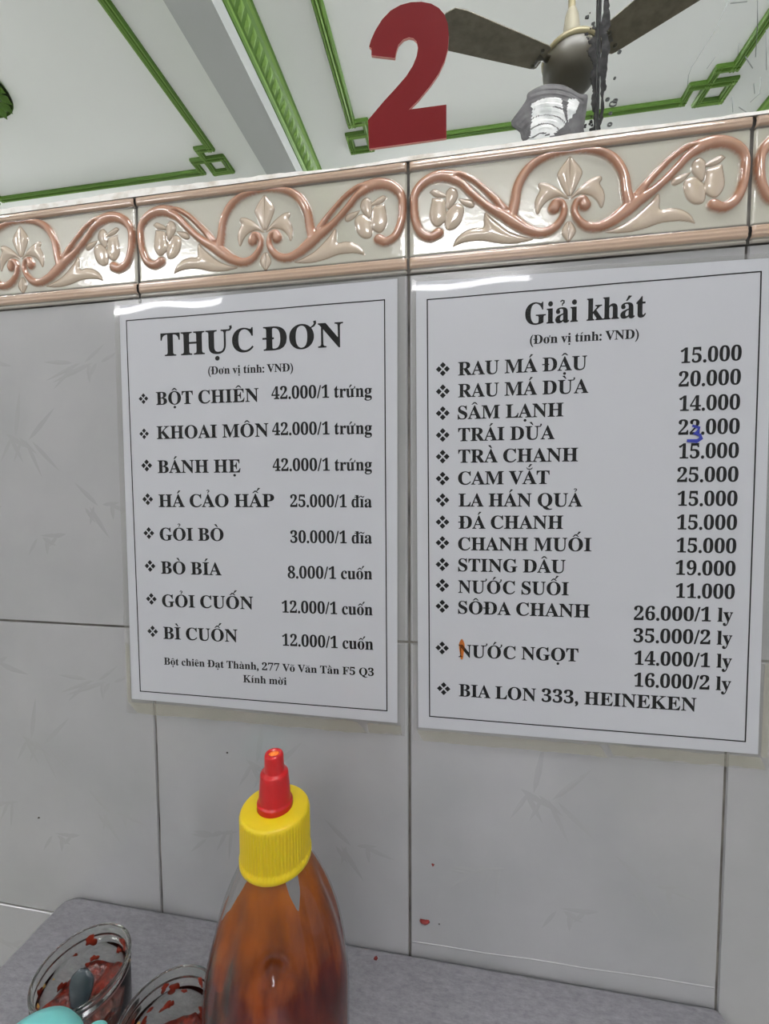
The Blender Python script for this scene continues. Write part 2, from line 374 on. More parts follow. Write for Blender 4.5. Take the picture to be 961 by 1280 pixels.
# white filler between border and mirror, ragged upper edge
b = MB(); xs = np.linspace(-1.2, 1.2, 500); up = []
for x in xs:
    up.append((x, Z0 + .0730 + .0006 * math.sin(x * 23) + .0004 * math.sin(x * 61 + 1) + .0003 * rnd.uniform(-1, 1) + .0016 * min(1, max(0, (-.05 - x) / .1))))
n = len(xs)
vs = [(x, -.0024, Z0 + .0703) for x in xs] + [(x, -.0020, z) for x, z in up] + [(x, 0.0002, z + .0004) for x, z in up]
b.add(vs, [(i, i + 1, n + i + 1, n + i) for i in range(n - 1)] + [(n + i, n + i + 1, 2 * n + i + 1, 2 * n + i) for i in range(n - 1)])
struct(b.build('trim_6', M_caulk, fix=False))

# ------------------------------------------------------------------ ceiling mouldings
def bar(b, a, c, w=0.044, mi=0, mi2=1):
    """moulding strip under the ceiling from a to c (x,y): two rolls and a groove"""
    A = Vector((a[0], a[1])); B = Vector((c[0], c[1])); t = (B - A).normalized(); nrm = Vector((-t.y, t.x))
    A = A - t * w * .42; B = B + t * w * .42
    prof = [(-.5, 0), (-.5, .010), (-.38, .018), (-.2, .016), (-.13, .010), (-.07, .016), (.07, .021), (.13, .012), (.2, .016), (.38, .018), (.5, .010), (.5, 0)]
    vs = []
    for P in (A, B):
        for u, d in prof: q = P + nrm * (u * w); vs.append((q.x, q.y, CEIL - d))
    n = len(prof); fs = [(i, i + 1, n + i + 1, n + i) for i in range(n - 1)] + [tuple(range(n)), tuple(n + i for i in reversed(range(n)))]
    o = len(b.v); b.add(vs, fs, mi)
    for i in range(n - 1):
        if prof[i][1] + prof[i + 1][1] > .033: b.mi[len(b.mi) - len(fs) + i] = mi2  # ridge tops in lighter green: a highlight painted into the colour
def corner(b, X, Y, sx, sy):
    pts = [(-.16, 0), (-.16, .09), (.035, .09), (.035, -.02), (-.08, -.02), (-.08, .17), (0, .17)]
    P = [(X + sx * u, Y + sy * v) for u, v in pts]
    for a, c in zip(P[:-1], P[1:]): bar(b, a, c, .040)
def panel(name, x0, x1, y0, y1):
    b = MB()
    bar(b, (x0 + .16, y0), (x1 - .16, y0)); bar(b, (x0 + .16, y1), (x1 - .16, y1))
    bar(b, (x0, y0 + .17), (x0, y1 - .17), .05); bar(b, (x1, y0 + .17), (x1, y1 - .17), .05)
    corner(b, x0, y0, -1, 1); corner(b, x1, y0, 1, 1); corner(b, x0, y1, -1, -1); corner(b, x1, y1, 1, -1)
    return struct(b.build(name, [M_green, M_green2], fix=True))
panel('trim_7', -0.555, 1.412, -2.345, -0.28)
panel('trim_8', -3.34, -1.452, -2.365, -0.28)
def crown(name, xb, s):
    """leafy crown strip in the corner of beam side (x = xb) and ceiling; s = side it spreads to"""
    b = MB(); a = 0.088
    prof = [(0, a), (.006, a), (.012, a - .012), (.016, a - .022), (.024, a - .026), (.046, .046), (a - .030, .026), (a - .020, .016), (a - .008, .010), (a, .006), (a, 0)]
    vs = []
    for y in (BACK, 0.0):
        for u, d in prof: vs.append((xb + s * u, y, CEIL - d))
    n = len(prof)
    b.add(vs, [(i, i + 1, n + i + 1, n + i) for i in range(n - 1)])
    for i in (2, 7): b.mi[i] = 1
    y = BACK + .03
    while y < -.05:                                   # slanted leaves down the middle band
        for side in (0,):
            q = [(.0265, .0637, y), (.0575, .0330, y + .026), (.0575, .0330, y + .062), (.0265, .0637, y + .034)]
            m = (.0425 + .006, .0485 + .006, y + .031)
            vs = [(xb + s * u, yy, CEIL - d) for u, d, yy in q] + [(xb + s * m[0], m[2], CEIL - m[1])]
            b.add(vs, [(0, 1, 4), (1, 2, 4), (2, 3, 4), (3, 0, 4)], 1)
        y += .058
    return struct(b.build(name, [M_green, M_green2], fix=False))
crown('trim_9', -0.917, 1); crown('trim_10', -1.104, -1); crown('trim_11', 1.78, -1); crown('trim_12', 1.97, 1)
# ceiling rose of the left bay
b = MB(); cx, cy = -2.47, -1.60
for ring, (r0, n, L, w) in enumerate(((.02, 8, .07, .022), (.07, 12, .075, .026), (.13, 18, .075, .028))):
    for k in range(n):
        a = 2 * math.pi * (k + .5 * (ring % 2)) / n; ca, sa = math.cos(a), math.sin(a); vs = []
        for t, s, d in ((0, 0, .018), (.35, 1, .012), (.75, .9, .01), (1, 0, .03), (.75, -.9, .01), (.35, -1, .012), (.5, 0, .034)):
            rr_ = r0 + L * t; vs.append((cx + rr_ * ca - w * s * sa, cy + rr_ * sa + w * s * ca, CEIL - d))
        b.add(vs, [(i, (i + 1) % 6, 6) for i in range(6)], ring % 2, True)
b.lathe([(.0, .012), (.2, .012), (.205, 0)], (cx, cy, CEIL - .012), 40)
struct(b.build('trim_13', [M_green, M_green2], fix=False))

# ================================================================== mirror
def mirror_pane(x0, x1, label):
    b = MB(); b.box((x0, 0.0, Z0 + .0712), (x1, 0.005, Z0 + .80)); o = b.build('mirror', M_mirror)
    tag(o, label, 'mirror', 'wall mirror panes'); return o
mirL = mirror_pane(-1.3, 0.1146, 'left pane of the wall mirror, with a chipped lower corner, behind the red numeral')
mirR = mirror_pane(0.1158, 1.3, 'right pane of the wall mirror, scratched, beyond the black seam')
zz = lambda L: [(x / 1000, Z0 + z / 1000) for x, z in L]
def rag(poly, amp, n=5, seed=1):
    r = random.Random(seed); out = []
    for i in range(len(poly)):
        a, c = poly[i], poly[(i + 1) % len(poly)]
        for k in range(n):
            t = k / n; s = amp if 0 < k else 0
            out.append((a[0] + (c[0] - a[0]) * t + r.uniform(-s, s), a[1] + (c[1] - a[1]) * t + r.uniform(-s, s)))
    return out
b = MB(); top = 260
b.flat(rag(zz([(118.5, top), (122, top), (120.5, 190), (121.8, 160), (120.6, 149.2), (121.3, 142.9), (122.1, 134.2), (119.6, 131.1), (122.0, 122.0), (120.6, 112.3), (119.8, 103.8), (120.6, 99.9), (118.8, 94.0), (119.5, 87.6), (118.4, 80.2), (117.3, 74.6), (116.0, 74.6), (116.9, 82), (117.6, 92), (117.0, 101), (116.2, 112), (117.2, 122), (116.6, 134), (117.8, 146), (117.2, 160)]), .0005, 4, 3), -.0002)
b.box((.1153, -.0004, Z0 + .0745), (.1166, 0, Z0 + .26))
b.build('tarnish', M_tarnish, mirR)
b = MB()
b.flat(rag(zz([(114.4, 136), (113.0, 134), (113.3, 129.6), (109.6, 127.9), (111.4, 124.5), (109.4, 121.7), (111.2, 117.7), (112.8, 113.6), (111.4, 108), (112.4, 101.4), (113.1, 97.3), (111.8, 91.3), (113.8, 85.9), (113.4, 74.7), (114.5, 74.6)]), .0006, 4, 5), -.0002)
r_ = random.Random(9)
for i in range(34):
    x = r_.uniform(107.8, 114); z = r_.uniform(122, 156) if i < 24 else r_.uniform(76, 84); s = r_.uniform(.3, 1.2)
    b.flat(rag(zz([(x - s, z - s * .7), (x + s, z - s), (x + s * .8, z + s), (x - s * .8, z + s * .6)]), .0003, 2, i), -.00021)
b.box((.1138, -.0004, Z0 + .0745), (.1146, 0, Z0 + .26))
b.build('tarnish', M_tarnish, mirL)
for x, z, s in ((127.3, 118.6, .9), (124.4, 89.4, 2.0), (125.6, 91, 1.2), (122.8, 77.7, 1.2), (121.2, 92.4, 1.0), (123, 84, .8), (125.0, 104, .5), (120, 150, .8)):
    b = MB(); pts = []
    for k in range(14):
        a = k * math.pi / 6.5; pts.append((x / 1000 + s / 1000 * math.cos(a), -.0003, Z0 + z / 1000 + s / 1000 * .7 * math.sin(a)))
    b.tube(pts, .00032, 5)
    b.build('spot', M_ring, mirR)
b = MB()
for l in [[(186.6, 140), (178.9, 122.2), (167.1, 103.8), (165.5, 99.4), (165.2, 93.8)], [(199.9, 140), (200.6, 120.3), (200.2, 104.0)], [(179.4, 107.4), (175.2, 101.6)], [(203.2, 92.6), (203.1, 83.5), (198.5, 79.6)], [(188.9, 83.8), (189.6, 75.3)], [(192.6, 77.7), (197.9, 73.2)], [(191.3, 112.8), (191.1, 106.4)], [(199.9, 89.5), (200.5, 83.9)], [(186.2, 135.4), (194.8, 134.8)], [(205, 118), (206, 96)], [(195, 105), (199, 98)]]:
    b.tube([(x, -.00012, z) for x, z in zz(l)], .00016, 5)
b.build('scratch', M_scratch, mirR)
# shell-shaped chip at the lower right corner of the left pane
CH = [(64.9, 87.7), (73.3, 98.1), (75.1, 103.0), (83.5, 106.2), (91.1, 105.7), (97.5, 103.4), (105.1, 97.9), (109.5, 96.6), (109.6, 91.6), (108.0, 77.9), (106.8, 74.4), (91.6, 74.2), (73.6, 74.4), (70.2, 80.5), (65.6, 84.4)]
def inside(p, poly):
    c = False
    for i in range(len(poly)):
        (x0, z0), (x1, z1) = poly[i - 1], poly[i]
        if (z0 > p[1]) != (z1 > p[1]) and p[0] < (x1 - x0) * (p[1] - z0) / (z1 - z0) + x0: c = not c
    return c
WH1 = [(76.5, 95.1), (82.3, 97.5), (90.0, 97.6), (94.0, 96.6), (95.2, 88.6), (98.1, 81.8), (90.3, 74.6), (76.8, 74.2)]
WH2 = [(98.2, 95.7), (102.6, 95.1), (104.9, 92.2), (102.8, 87.5), (98.8, 83.0), (97.4, 89.5)]
ch = smooth_path(CH + [CH[0]], 5)[:-1]
b = MB(); cx, cz = 88.0, 80.0; nr = 70; n = len(ch); vs = []
for j in range(nr + 1):
    t = j / nr
    for p in ch:
        x, z = cx + (p[0] - cx) * t, cz + (p[1] - cz) * t
        rr_ = math.hypot(x - 84, z - 70)
        rip = .16 * math.sin(rr_ * 1.9) + .10 * math.sin(rr_ * 4.4 + .4 * math.sin(x * .8)) + .06 * math.sin(x * 1.7 + z * .6)
        y = -.0003 - (.0004 + .0006 * (1 - t) + .0006 * rip) * min(1, (1 - t) * 8)
        vs.append((x / 1000, y, Z0 + z / 1000))
fs = []; mi = []
for j in range(nr):
    for i in range(n):
        p = ch[i]; t = (j + .5) / nr; q = (cx + (p[0] - cx) * t, cz + (p[1] - cz) * t)
        arc = math.hypot(q[0] - 84, q[1] - 70)
        w_ = inside(q, WH1) and not (abs((arc % 5.2) - 2.0) < .35 and q[1] < 92)
        fs.append((j * n + i, j * n + (i + 1) % n, (j + 1) * n + (i + 1) % n, (j + 1) * n + i)); mi.append(1 if (w_ or inside(q, WH2)) else 0)
b.add(vs, fs, 0, True); b.mi = mi
o = b.build('chip', [M_chip, M_chipw], mirL, fix=False); o['label'] = 'grey and white shell-shaped chip in the mirror corner'

# ------------------------------------------------------------------ red numeral on the mirror
TWO = [(-25.5, 146.2), (-23.9, 145.0), (-24.0, 140.6), (-8.5, 136.4), (-7.6, 140.5), (-6.2, 144.2), (-2.9, 147.0), (0.6, 147.6), (3.4, 146.6), (5.6, 144.2), (6.5, 140.4), (5.6, 135.3), (3.1, 129.8), (-1.3, 124.0), (-8.2, 117.6), (-15.8, 111.0), (-26.6, 100.6), (-26.0, 82.4), (24.7, 82.4), (24.6, 102.9), (0.5, 103.3), (6.8, 108.4), (14.2, 115.8), (19.7, 122.5), (23.5, 129.8), (25.5, 136.7), (26.0, 144.6), (25.3, 151.6), (23.2, 157.5), (19.6, 162.0), (14.8, 165.4), (8.7, 167.6), (1.9, 168.6), (-4.9, 168.1), (-11.2, 165.9), (-16.8, 161.5), (-21.3, 155.6), (-24.2, 150.1)]
b = MB(); b.prism(zz(TWO), -.0008, -.00005)
for i in range(len(b.f)):
    if len(b.f[i]) == 4: b.mi[i] = 1
two = b.build('numeral', [M_red, M_rededge], fix=True)
tag(two, 'red cut-out numeral 2 stuck on the lower edge of the mirror', 'number sign')

# ================================================================== lettering (outline data: bold roman capitals and small letters)
GLYPHS = """A|650|-13,0 -13,27 13,32 35,45 64,89 307,694 334,693 603,65 621,41 645,29 660,27 660,0 341,0 341,27 376,30 402,37 417,50 422,68 406,121 376,197 154,197 113,88 111,72 116,52 129,38 152,30 190,27 190,0|169,239 360,239 263,475
B|659|24,0 24,26 67,33 93,48 107,77 111,122 109,587 98,624 76,645 23,653 23,678 328,678 443,668 525,639 574,590 590,522 580,466 549,422 498,389 427,368 513,343 574,307 611,257 623,196 619,152 605,113 583,80 553,52 514,29 468,13 414,3 354,0|271,375 317,377 348,383 373,392 392,406 406,424 416,448 422,478 423,546 411,596 401,614 387,628 370,638 348,644 307,645 285,638 276,624 271,582|360,38 385,45 406,57 422,73 433,94 441,121 448,191 446,230 439,262 428,289 413,309 392,324 365,335 333,342 271,344 274,68 284,50 301,39 314,37
C|697|382,-16 333,-13 288,-5 245,10 205,30 168,54 135,84 107,117 83,156 64,197 50,242 42,289 39,340 42,390 50,437 64,481 84,523 108,560 137,594 169,623 207,648 247,667 291,682 337,690 386,693 460,684 577,648 594,651 607,659 617,673 624,693 650,693 650,459 625,459 606,503 584,542 559,577 531,606 499,630 466,646 432,657 395,660 316,640 259,579 225,478 214,337 227,205 264,111 327,54 414,35 474,43 533,67 589,105 638,158 666,132 610,67 544,21 468,-7
D|738|30,0 30,26 69,32 94,44 106,69 110,111 109,584 99,623 91,635 64,648 22,653 22,678 330,678 415,672 488,656 551,628 604,590 644,541 674,483 691,416 697,339 675,191 608,85 496,21 340,0|377,41 416,55 449,78 476,112 496,154 510,207 519,269 522,341 510,474 475,569 415,626 332,645 301,641 282,631 274,609 271,573 274,72 282,51 300,40 314,37
E|658|21,0 21,25 65,30 93,44 107,72 112,116 111,579 101,621 93,634 66,648 24,653 24,678 594,678 594,476 571,476 562,519 549,555 530,583 507,605 477,621 440,632 396,639 290,635 277,621 272,578 272,366 319,368 346,375 368,385 386,401 400,421 422,477 429,514 453,514 453,176 428,176 414,251 397,286 373,309 342,323 272,331 273,83 280,59 295,47 343,41 410,45 467,58 513,79 552,112 585,156 612,213 640,213 599,0
F|602|23,0 23,26 67,34 93,50 107,79 111,125 110,583 100,619 92,630 64,645 21,653 21,678 586,678 586,476 562,476 549,532 529,574 501,605 462,626 409,638 290,638 277,627 271,593 271,368 314,370 340,377 363,387 381,403 396,423 408,448 423,516 450,516 450,176 424,176 409,251 397,278 382,299 364,314 341,324 313,331 271,333 273,88 285,54 301,40 342,29 382,26 382,0
G|756|399,-15 347,-12 298,-4 252,10 211,29 173,53 139,82 110,115 86,153 66,195 52,240 44,289 41,341 44,391 52,439 66,483 86,524 110,561 138,595 171,623 208,648 248,668 290,682 335,690 383,693 423,691 506,672 577,649 599,655 624,693 651,693 651,458 625,458 600,515 569,564 532,604 490,635 445,654 398,660 319,640 262,580 228,479 217,339 220,265 230,201 246,146 268,101 296,65 329,39 367,24 410,19 458,24 476,31 489,41 505,68 510,106 509,212 499,243 490,254 460,266 410,271 410,295 745,295 745,271 704,266 680,254 668,230 664,191 664,43 598,18 532,-1 466,-11
H|779|23,0 23,26 67,32 93,47 107,75 111,120 110,586 101,620 81,640 47,651 24,653 24,678 360,678 360,653 304,643 282,626 271,581 271,373 509,373 505,608 493,633 466,646 420,653 420,678 755,678 755,653 712,646 686,632 673,606 669,564 670,97 679,61 697,40 732,28 755,26 755,0 420,0 420,26 463,32 490,46 504,73 509,120 509,329 271,329 272,95 281,59 289,47 316,32 360,26 360,0
I|388|20,0 20,26 63,34 91,48 107,73 112,112 111,597 102,627 83,643 46,651 20,653 20,678 364,678 364,653 319,648 292,637 277,614 272,576 276,76 289,50 318,35 366,26 366,0
K|760|24,0 24,26 68,32 94,47 108,75 112,120 111,586 102,620 82,640 48,651 25,653 25,678 361,678 361,653 305,643 283,626 272,581 272,348 496,576 516,609 519,623 514,636 498,646 471,651 433,653 433,678 723,678 723,653 665,646 618,624 567,588 513,537 403,424 716,43 746,29 773,26 773,0 418,0 418,26 479,31 496,45 495,60 471,98 297,318 272,295 273,95 282,59 290,47 317,32 361,26 361,0
L|635|23,0 23,26 67,32 93,47 107,75 111,120 110,587 101,621 81,641 47,651 24,653 24,678 372,678 372,653 310,646 285,629 273,597 276,70 290,50 348,41 414,46 469,59 513,83 551,119 582,167 609,230 636,230 598,0
M|944|21,0 21,26 64,32 92,47 107,74 112,118 108,610 95,634 68,647 22,653 22,678 275,678 472,212 669,678 919,678 919,653 878,645 853,630 839,604 834,563 838,76 851,45 876,31 918,26 918,0 589,0 589,26 644,37 666,56 677,106 677,594 429,0 402,0 157,579 158,93 169,55 178,44 207,30 252,26 252,0
N|735|600,-16 159,521 160,93 169,57 177,46 203,32 248,26 248,0 27,0 27,26 81,35 102,53 113,100 113,578 54,645 27,653 27,678 233,678 582,251 578,606 565,632 538,646 493,653 493,678 714,678 714,653 671,647 645,633 632,605 628,561 628,-16
O|782|352,-14 283,-1 220,26 165,63 118,111 81,168 56,232 43,302 43,376 56,446 81,510 118,566 166,614 222,652 287,679 357,692 431,692 500,679 562,653 618,616 664,569 701,512 727,448 740,377 740,302 727,232 701,168 664,111 616,63 560,26 496,-1 425,-14|394,18 469,38 522,98 554,199 565,339 562,413 553,478 538,533 518,579 492,614 461,640 426,655 387,660 312,640 259,580 227,479 216,339 219,265 228,201 243,146 264,100 290,64 321,39 355,23
P|622|23,0 23,26 67,32 93,47 107,75 111,120 110,586 101,620 81,640 47,651 24,653 24,678 377,677 468,665 500,655 546,628 580,592 602,547 609,494 605,454 593,417 574,385 546,358 511,335 468,319 418,309 271,306 272,95 281,59 289,47 316,32 360,26 360,0|271,342 334,344 363,351 387,361 405,376 418,396 427,422 433,453 433,526 421,584 410,605 394,621 375,633 351,640 297,639 282,631 272,605
Q|782|563,-172 469,-161 390,-129 326,-76 278,-1 209,31 151,75 104,129 70,192 48,263 41,339 48,411 67,479 98,539 141,592 193,635 254,667 321,687 395,694 466,687 532,668 591,636 642,594 684,542 716,481 735,413 742,339 738,280 726,226 705,175 676,128 640,86 597,50 548,22 492,0 524,-53 563,-90 609,-113 662,-120 732,-109 737,-137 648,-163|395,18 470,38 523,98 555,199 566,339 563,413 554,478 539,533 518,579 492,614 461,640 426,655 387,660 312,640 259,580 227,479 216,339 219,265 228,201 243,146 265,100 291,64 321,39 356,23
R|704|23,0 23,26 67,32 93,47 107,75 111,120 110,586 101,620 81,640 47,651 24,653 24,678 323,678 393,675 454,667 505,653 547,634 579,609 603,578 616,541 621,498 612,441 583,395 536,359 469,333 674,38 700,27 715,26 715,0 504,0 300,316 271,316 272,95 281,59 289,47 316,32 360,26 360,0|271,348 339,350 370,357 396,369 417,385 432,405 443,432 450,463 452,500 445,562 423,607 386,633 334,642 290,635 277,621 271,574
S|581|64,-16 64,235 93,235 107,184 123,140 143,104 166,74 192,51 222,35 256,25 293,22 344,30 365,40 383,54 397,70 407,89 415,133 410,164 395,192 370,217 335,238 201,306 138,352 115,376 97,402 84,430 77,461 76,523 89,576 114,621 150,655 195,680 247,692 342,687 446,662 458,664 467,670 477,694 505,694 505,475 480,475 462,528 437,573 406,610 370,639 330,656 289,662 243,655 208,635 185,604 178,566 185,530 204,501 257,463 431,377 473,347 502,315 521,280 534,220 533,167 518,111 488,63 444,26 389,0 323,-13 211,-7 126,18 103,11 91,-16
T|630|137,0 137,26 183,31 212,46 227,75 232,120 232,645 185,642 151,634 122,620 97,601 76,576 61,546 49,512 43,473 16,473 16,678 611,678 611,472 586,472 568,548 531,602 475,634 392,645 393,94 403,57 412,45 440,31 488,26 488,0
U|733|369,-19 305,-15 250,-4 205,16 170,43 143,77 124,120 113,172 109,231 108,586 99,620 79,640 45,651 22,653 22,678 358,678 358,653 293,639 275,618 269,564 271,167 277,131 288,101 303,77 322,57 346,44 375,36 409,33 486,46 540,84 573,148 584,237 583,586 573,619 565,631 537,645 489,653 489,678 706,678 706,653 668,644 645,628 633,602 629,563 629,270 625,198 613,137 593,87 566,48 529,19 485,-2 431,-15
V|637|316,-19 42,613 24,636 -3,649 -21,653 -21,678 314,678 314,653 259,648 239,638 228,621 230,591 385,213 527,599 527,621 517,637 483,650 445,653 445,678 658,678 658,653 630,649 608,637 589,612 569,570 342,-19
a|512|379,-15 346,-11 321,2 305,23 298,52 263,24 225,3 185,-9 142,-13 96,-6 76,4 47,33 32,72 30,94 34,126 46,154 66,180 95,203 131,223 232,264 296,283 295,379 286,409 268,429 239,439 192,438 171,432 159,422 156,404 182,353 182,331 172,309 153,293 129,285 100,285 76,294 59,313 50,337 51,369 63,400 87,428 121,449 163,465 241,474 291,472 332,464 366,452 392,435 411,413 425,385 433,352 441,56 458,52 477,62 490,41 465,16 438,-1 409,-12|232,51 269,67 296,94 296,252 243,234 206,206 184,170 176,125 179,92 188,69 204,55
b|537|64,-17 62,617 55,638 39,649 12,654 12,678 206,678 206,415 232,441 261,459 294,470 329,474 379,467 423,445 459,411 486,365 503,310 509,247 502,175 481,112 447,59 402,19 375,4 347,-7 318,-13 286,-15 253,-11 220,-1 188,17 156,42 79,-17|272,21 296,24 317,34 333,50 345,73 360,141 365,238 360,318 344,374 332,393 316,406 297,414 263,416 231,402 215,383 206,360 206,102 210,67 223,41 243,26
c|437|232,-15 178,-7 129,16 88,53 56,101 36,159 29,223 37,292 60,353 96,403 143,442 170,456 228,473 294,473 324,467 350,458 373,444 390,427 403,409 410,388 412,352 404,329 388,313 365,305 326,308 307,321 296,343 291,421 284,433 270,440 252,442 215,432 188,401 172,350 167,279 169,228 176,183 188,145 204,114 224,89 248,71 274,61 304,57 330,60 356,70 380,85 404,107 424,90 384,44 339,11 288,-8
d|551|208,-15 159,-7 116,16 79,52 52,99 35,156 29,219 35,291 54,354 83,405 121,443 167,466 217,474 250,470 281,460 308,442 332,417 331,611 323,633 307,646 262,654 262,678 475,678 477,81 484,61 498,48 526,41 526,16 438,8 332,-15 332,58 309,26 280,3 247,-10|266,43 301,62 320,84 332,113 332,360 324,383 296,409 259,418 237,415 219,406 205,392 194,372 180,312 175,228 179,146 193,87 204,67 218,53 235,45
e|448|229,-15 174,-7 126,16 86,52 55,102 36,163 29,234 36,300 56,358 88,406 130,443 179,466 234,474 275,470 311,460 343,442 371,417 393,386 408,349 418,306 421,247 174,247 182,167 206,109 244,75 297,63 326,67 353,79 378,100 402,128 424,108 384,54 339,16 287,-7|173,286 300,286 297,375 288,413 280,425 269,435 240,442 211,433 190,407 177,364
g|487|171,-207 132,-202 98,-193 71,-181 49,-166 34,-149 24,-131 21,-111 26,-88 41,-68 67,-52 102,-38 73,-21 52,-1 39,21 35,45 42,80 63,110 99,138 152,164 100,190 63,224 40,266 33,316 39,360 59,399 90,430 131,454 179,469 234,474 292,469 347,453 472,453 472,399 399,399 414,377 425,354 432,329 433,282 421,243 398,209 367,182 327,164 281,154 199,154 168,141 154,125 150,106 154,92 165,81 184,75 332,70 386,60 425,43 451,19 465,-14 470,-55 466,-89 454,-119 434,-146 406,-168 370,-186 326,-199 275,-206|251,187 264,193 275,203 289,235 297,314 289,393 275,425 264,434 251,440 218,440 204,434 193,425 178,393 171,345 174,257 185,217 193,203 204,193 218,187|239,-173 306,-168 354,-154 382,-131 392,-98 387,-76 371,-62 326,-52 144,-51 118,-77 111,-92 111,-121 127,-144 159,-162 208,-172
h|567|27,0 27,24 60,32 72,46 78,83 76,621 68,639 53,650 28,655 28,678 220,678 220,397 250,431 284,455 321,469 362,474 419,464 460,434 484,385 492,315 495,56 502,39 517,28 541,24 541,0 301,0 301,24 326,28 340,39 347,57 350,83 348,359 341,384 327,399 302,404 279,401 258,391 238,374 220,350 222,56 230,39 244,28 268,24 268,0
i|295|135,540 108,551 87,572 76,599 76,629 87,656 108,678 135,689 165,689 192,678 213,656 224,629 224,599 213,572 191,551 165,540|27,0 27,24 61,33 72,45 78,83 76,406 70,424 55,433 30,437 31,462 221,462 223,56 230,39 244,29 268,24 268,0
k|534|26,0 26,24 61,33 72,46 78,83 76,621 70,640 56,649 30,654 31,678 220,678 220,251 349,381 361,404 363,414 360,424 350,431 306,437 306,462 514,462 514,437 486,433 459,423 433,408 331,311 525,39 547,26 560,24 560,0 314,0 314,24 337,25 348,30 354,37 353,59 242,219 220,200 222,56 230,39 244,29 268,24 268,0
l|297|27,0 27,24 61,33 72,45 78,83 76,620 70,639 56,650 30,654 30,678 221,678 223,56 230,39 244,29 268,24 268,0
m|825|27,0 27,24 60,32 72,46 78,83 76,404 68,423 53,434 28,438 28,462 218,462 218,394 248,429 280,454 315,469 353,474 399,469 435,453 461,426 477,389 508,426 542,453 580,469 622,474 678,464 718,434 742,385 750,315 752,56 760,39 774,28 798,24 798,0 562,0 562,24 594,33 608,57 610,83 608,359 601,384 587,399 562,404 541,401 520,391 501,375 483,353 485,57 493,39 507,28 530,24 530,0 297,0 297,24 329,33 343,57 345,83 343,358 336,384 322,399 297,404 274,401 254,391 235,374 218,350 220,57 227,40 241,29 264,24 264,0
n|567|27,0 27,24 60,32 72,46 78,83 76,404 68,423 53,434 28,438 28,462 220,462 220,398 250,431 283,455 321,469 362,474 419,464 460,434 484,385 492,315 495,56 502,39 517,28 541,24 541,0 301,0 301,24 326,28 340,39 347,57 350,83 348,359 341,384 327,399 302,404 279,401 258,391 238,374 220,350 222,56 230,39 244,28 268,24 268,0
o|501|219,-13 161,3 111,34 71,78 44,133 30,195 30,264 44,327 71,382 111,425 161,456 218,472 282,472 339,457 389,426 428,383 456,328 470,264 470,194 456,131 428,76 389,33 340,2 283,-13|251,17 270,20 287,27 300,40 315,69 327,229 323,338 317,376 309,403 299,421 285,435 270,442 251,445 231,442 214,434 201,421 191,403 178,338 180,101 191,58 202,40 215,27 231,20
r|428|27,0 27,24 61,33 72,45 78,83 76,406 69,425 55,433 30,437 31,462 217,462 217,375 245,417 279,449 313,468 347,474 384,469 410,453 426,428 431,396 427,370 414,349 394,336 357,332 331,344 296,383 281,387 261,380 241,360 227,327 222,286 223,67 230,45 246,32 294,24 294,0
t|340|184,-14 133,-7 113,3 98,16 87,32 74,77 72,415 30,415 30,446 150,572 192,631 215,631 215,462 309,462 309,415 215,415 217,95 227,69 241,61 267,63 282,73 295,89 307,111 331,98 305,49 271,14 231,-7
u|558|163,-12 136,-5 114,8 97,26 84,48 75,75 68,144 66,399 59,421 43,433 17,438 17,462 211,462 212,98 225,69 241,57 263,53 285,56 305,64 324,78 340,98 337,401 329,422 312,434 282,438 282,462 482,462 485,76 493,58 521,46 536,44 536,19 446,11 340,-15 340,60 312,29 277,5 238,-10 217,-14
v|456|212,-15 33,419 18,432 -4,437 -4,462 244,462 244,438 215,436 202,431 194,423 192,411 194,399 275,182 359,405 356,419 345,430 328,436 303,438 303,462 454,462 454,439 421,423 387,362 238,-15
y|447|60,-208 28,-196 4,-174 -8,-143 -9,-112 0,-89 16,-70 39,-60 77,-63 95,-73 107,-91 111,-137 120,-146 137,-145 158,-126 197,-53 209,-7 37,410 18,432 -7,437 -7,462 241,462 241,437 197,428 191,409 198,382 276,177 352,387 353,416 342,431 302,437 302,462 446,462 446,437 427,432 406,407 386,361 216,-97 181,-160 155,-186 128,-201 96,-208
0|559|280,-10 237,-7 198,2 164,16 135,36 110,61 89,91 71,126 47,208 35,305 35,413 47,509 58,552 71,591 89,625 110,654 135,679 164,699 199,713 237,721 281,724 322,721 360,713 393,699 422,679 446,654 468,625 486,590 500,552 519,462 525,358 519,254 500,165 486,126 468,91 446,61 421,36 392,16 359,2 321,-7|280,55 306,60 326,75 342,100 353,135 366,231 369,426 360,537 353,580 342,615 327,639 306,654 281,659 255,654 235,639 218,615 207,580 194,485 189,358 194,231 207,135 218,100 234,75 255,60
1|559|97,0 97,53 191,54 210,61 222,75 229,118 229,619 161,544 130,522 100,515 78,520 59,535 46,559 42,589 129,622 196,666 266,718 378,718 381,91 388,70 403,57 429,53 510,53 510,0
2|559|35,0 35,103 238,313 293,389 324,457 336,528 336,580 325,621 305,648 276,661 235,660 216,652 200,639 188,620 172,565 167,490 115,496 75,513 59,526 48,543 41,564 41,607 53,640 77,671 114,695 163,714 224,723 312,721 358,713 397,699 430,680 455,655 473,627 484,594 487,541 476,490 434,418 266,239 130,110 378,111 404,120 426,138 441,163 454,210 513,210 508,0
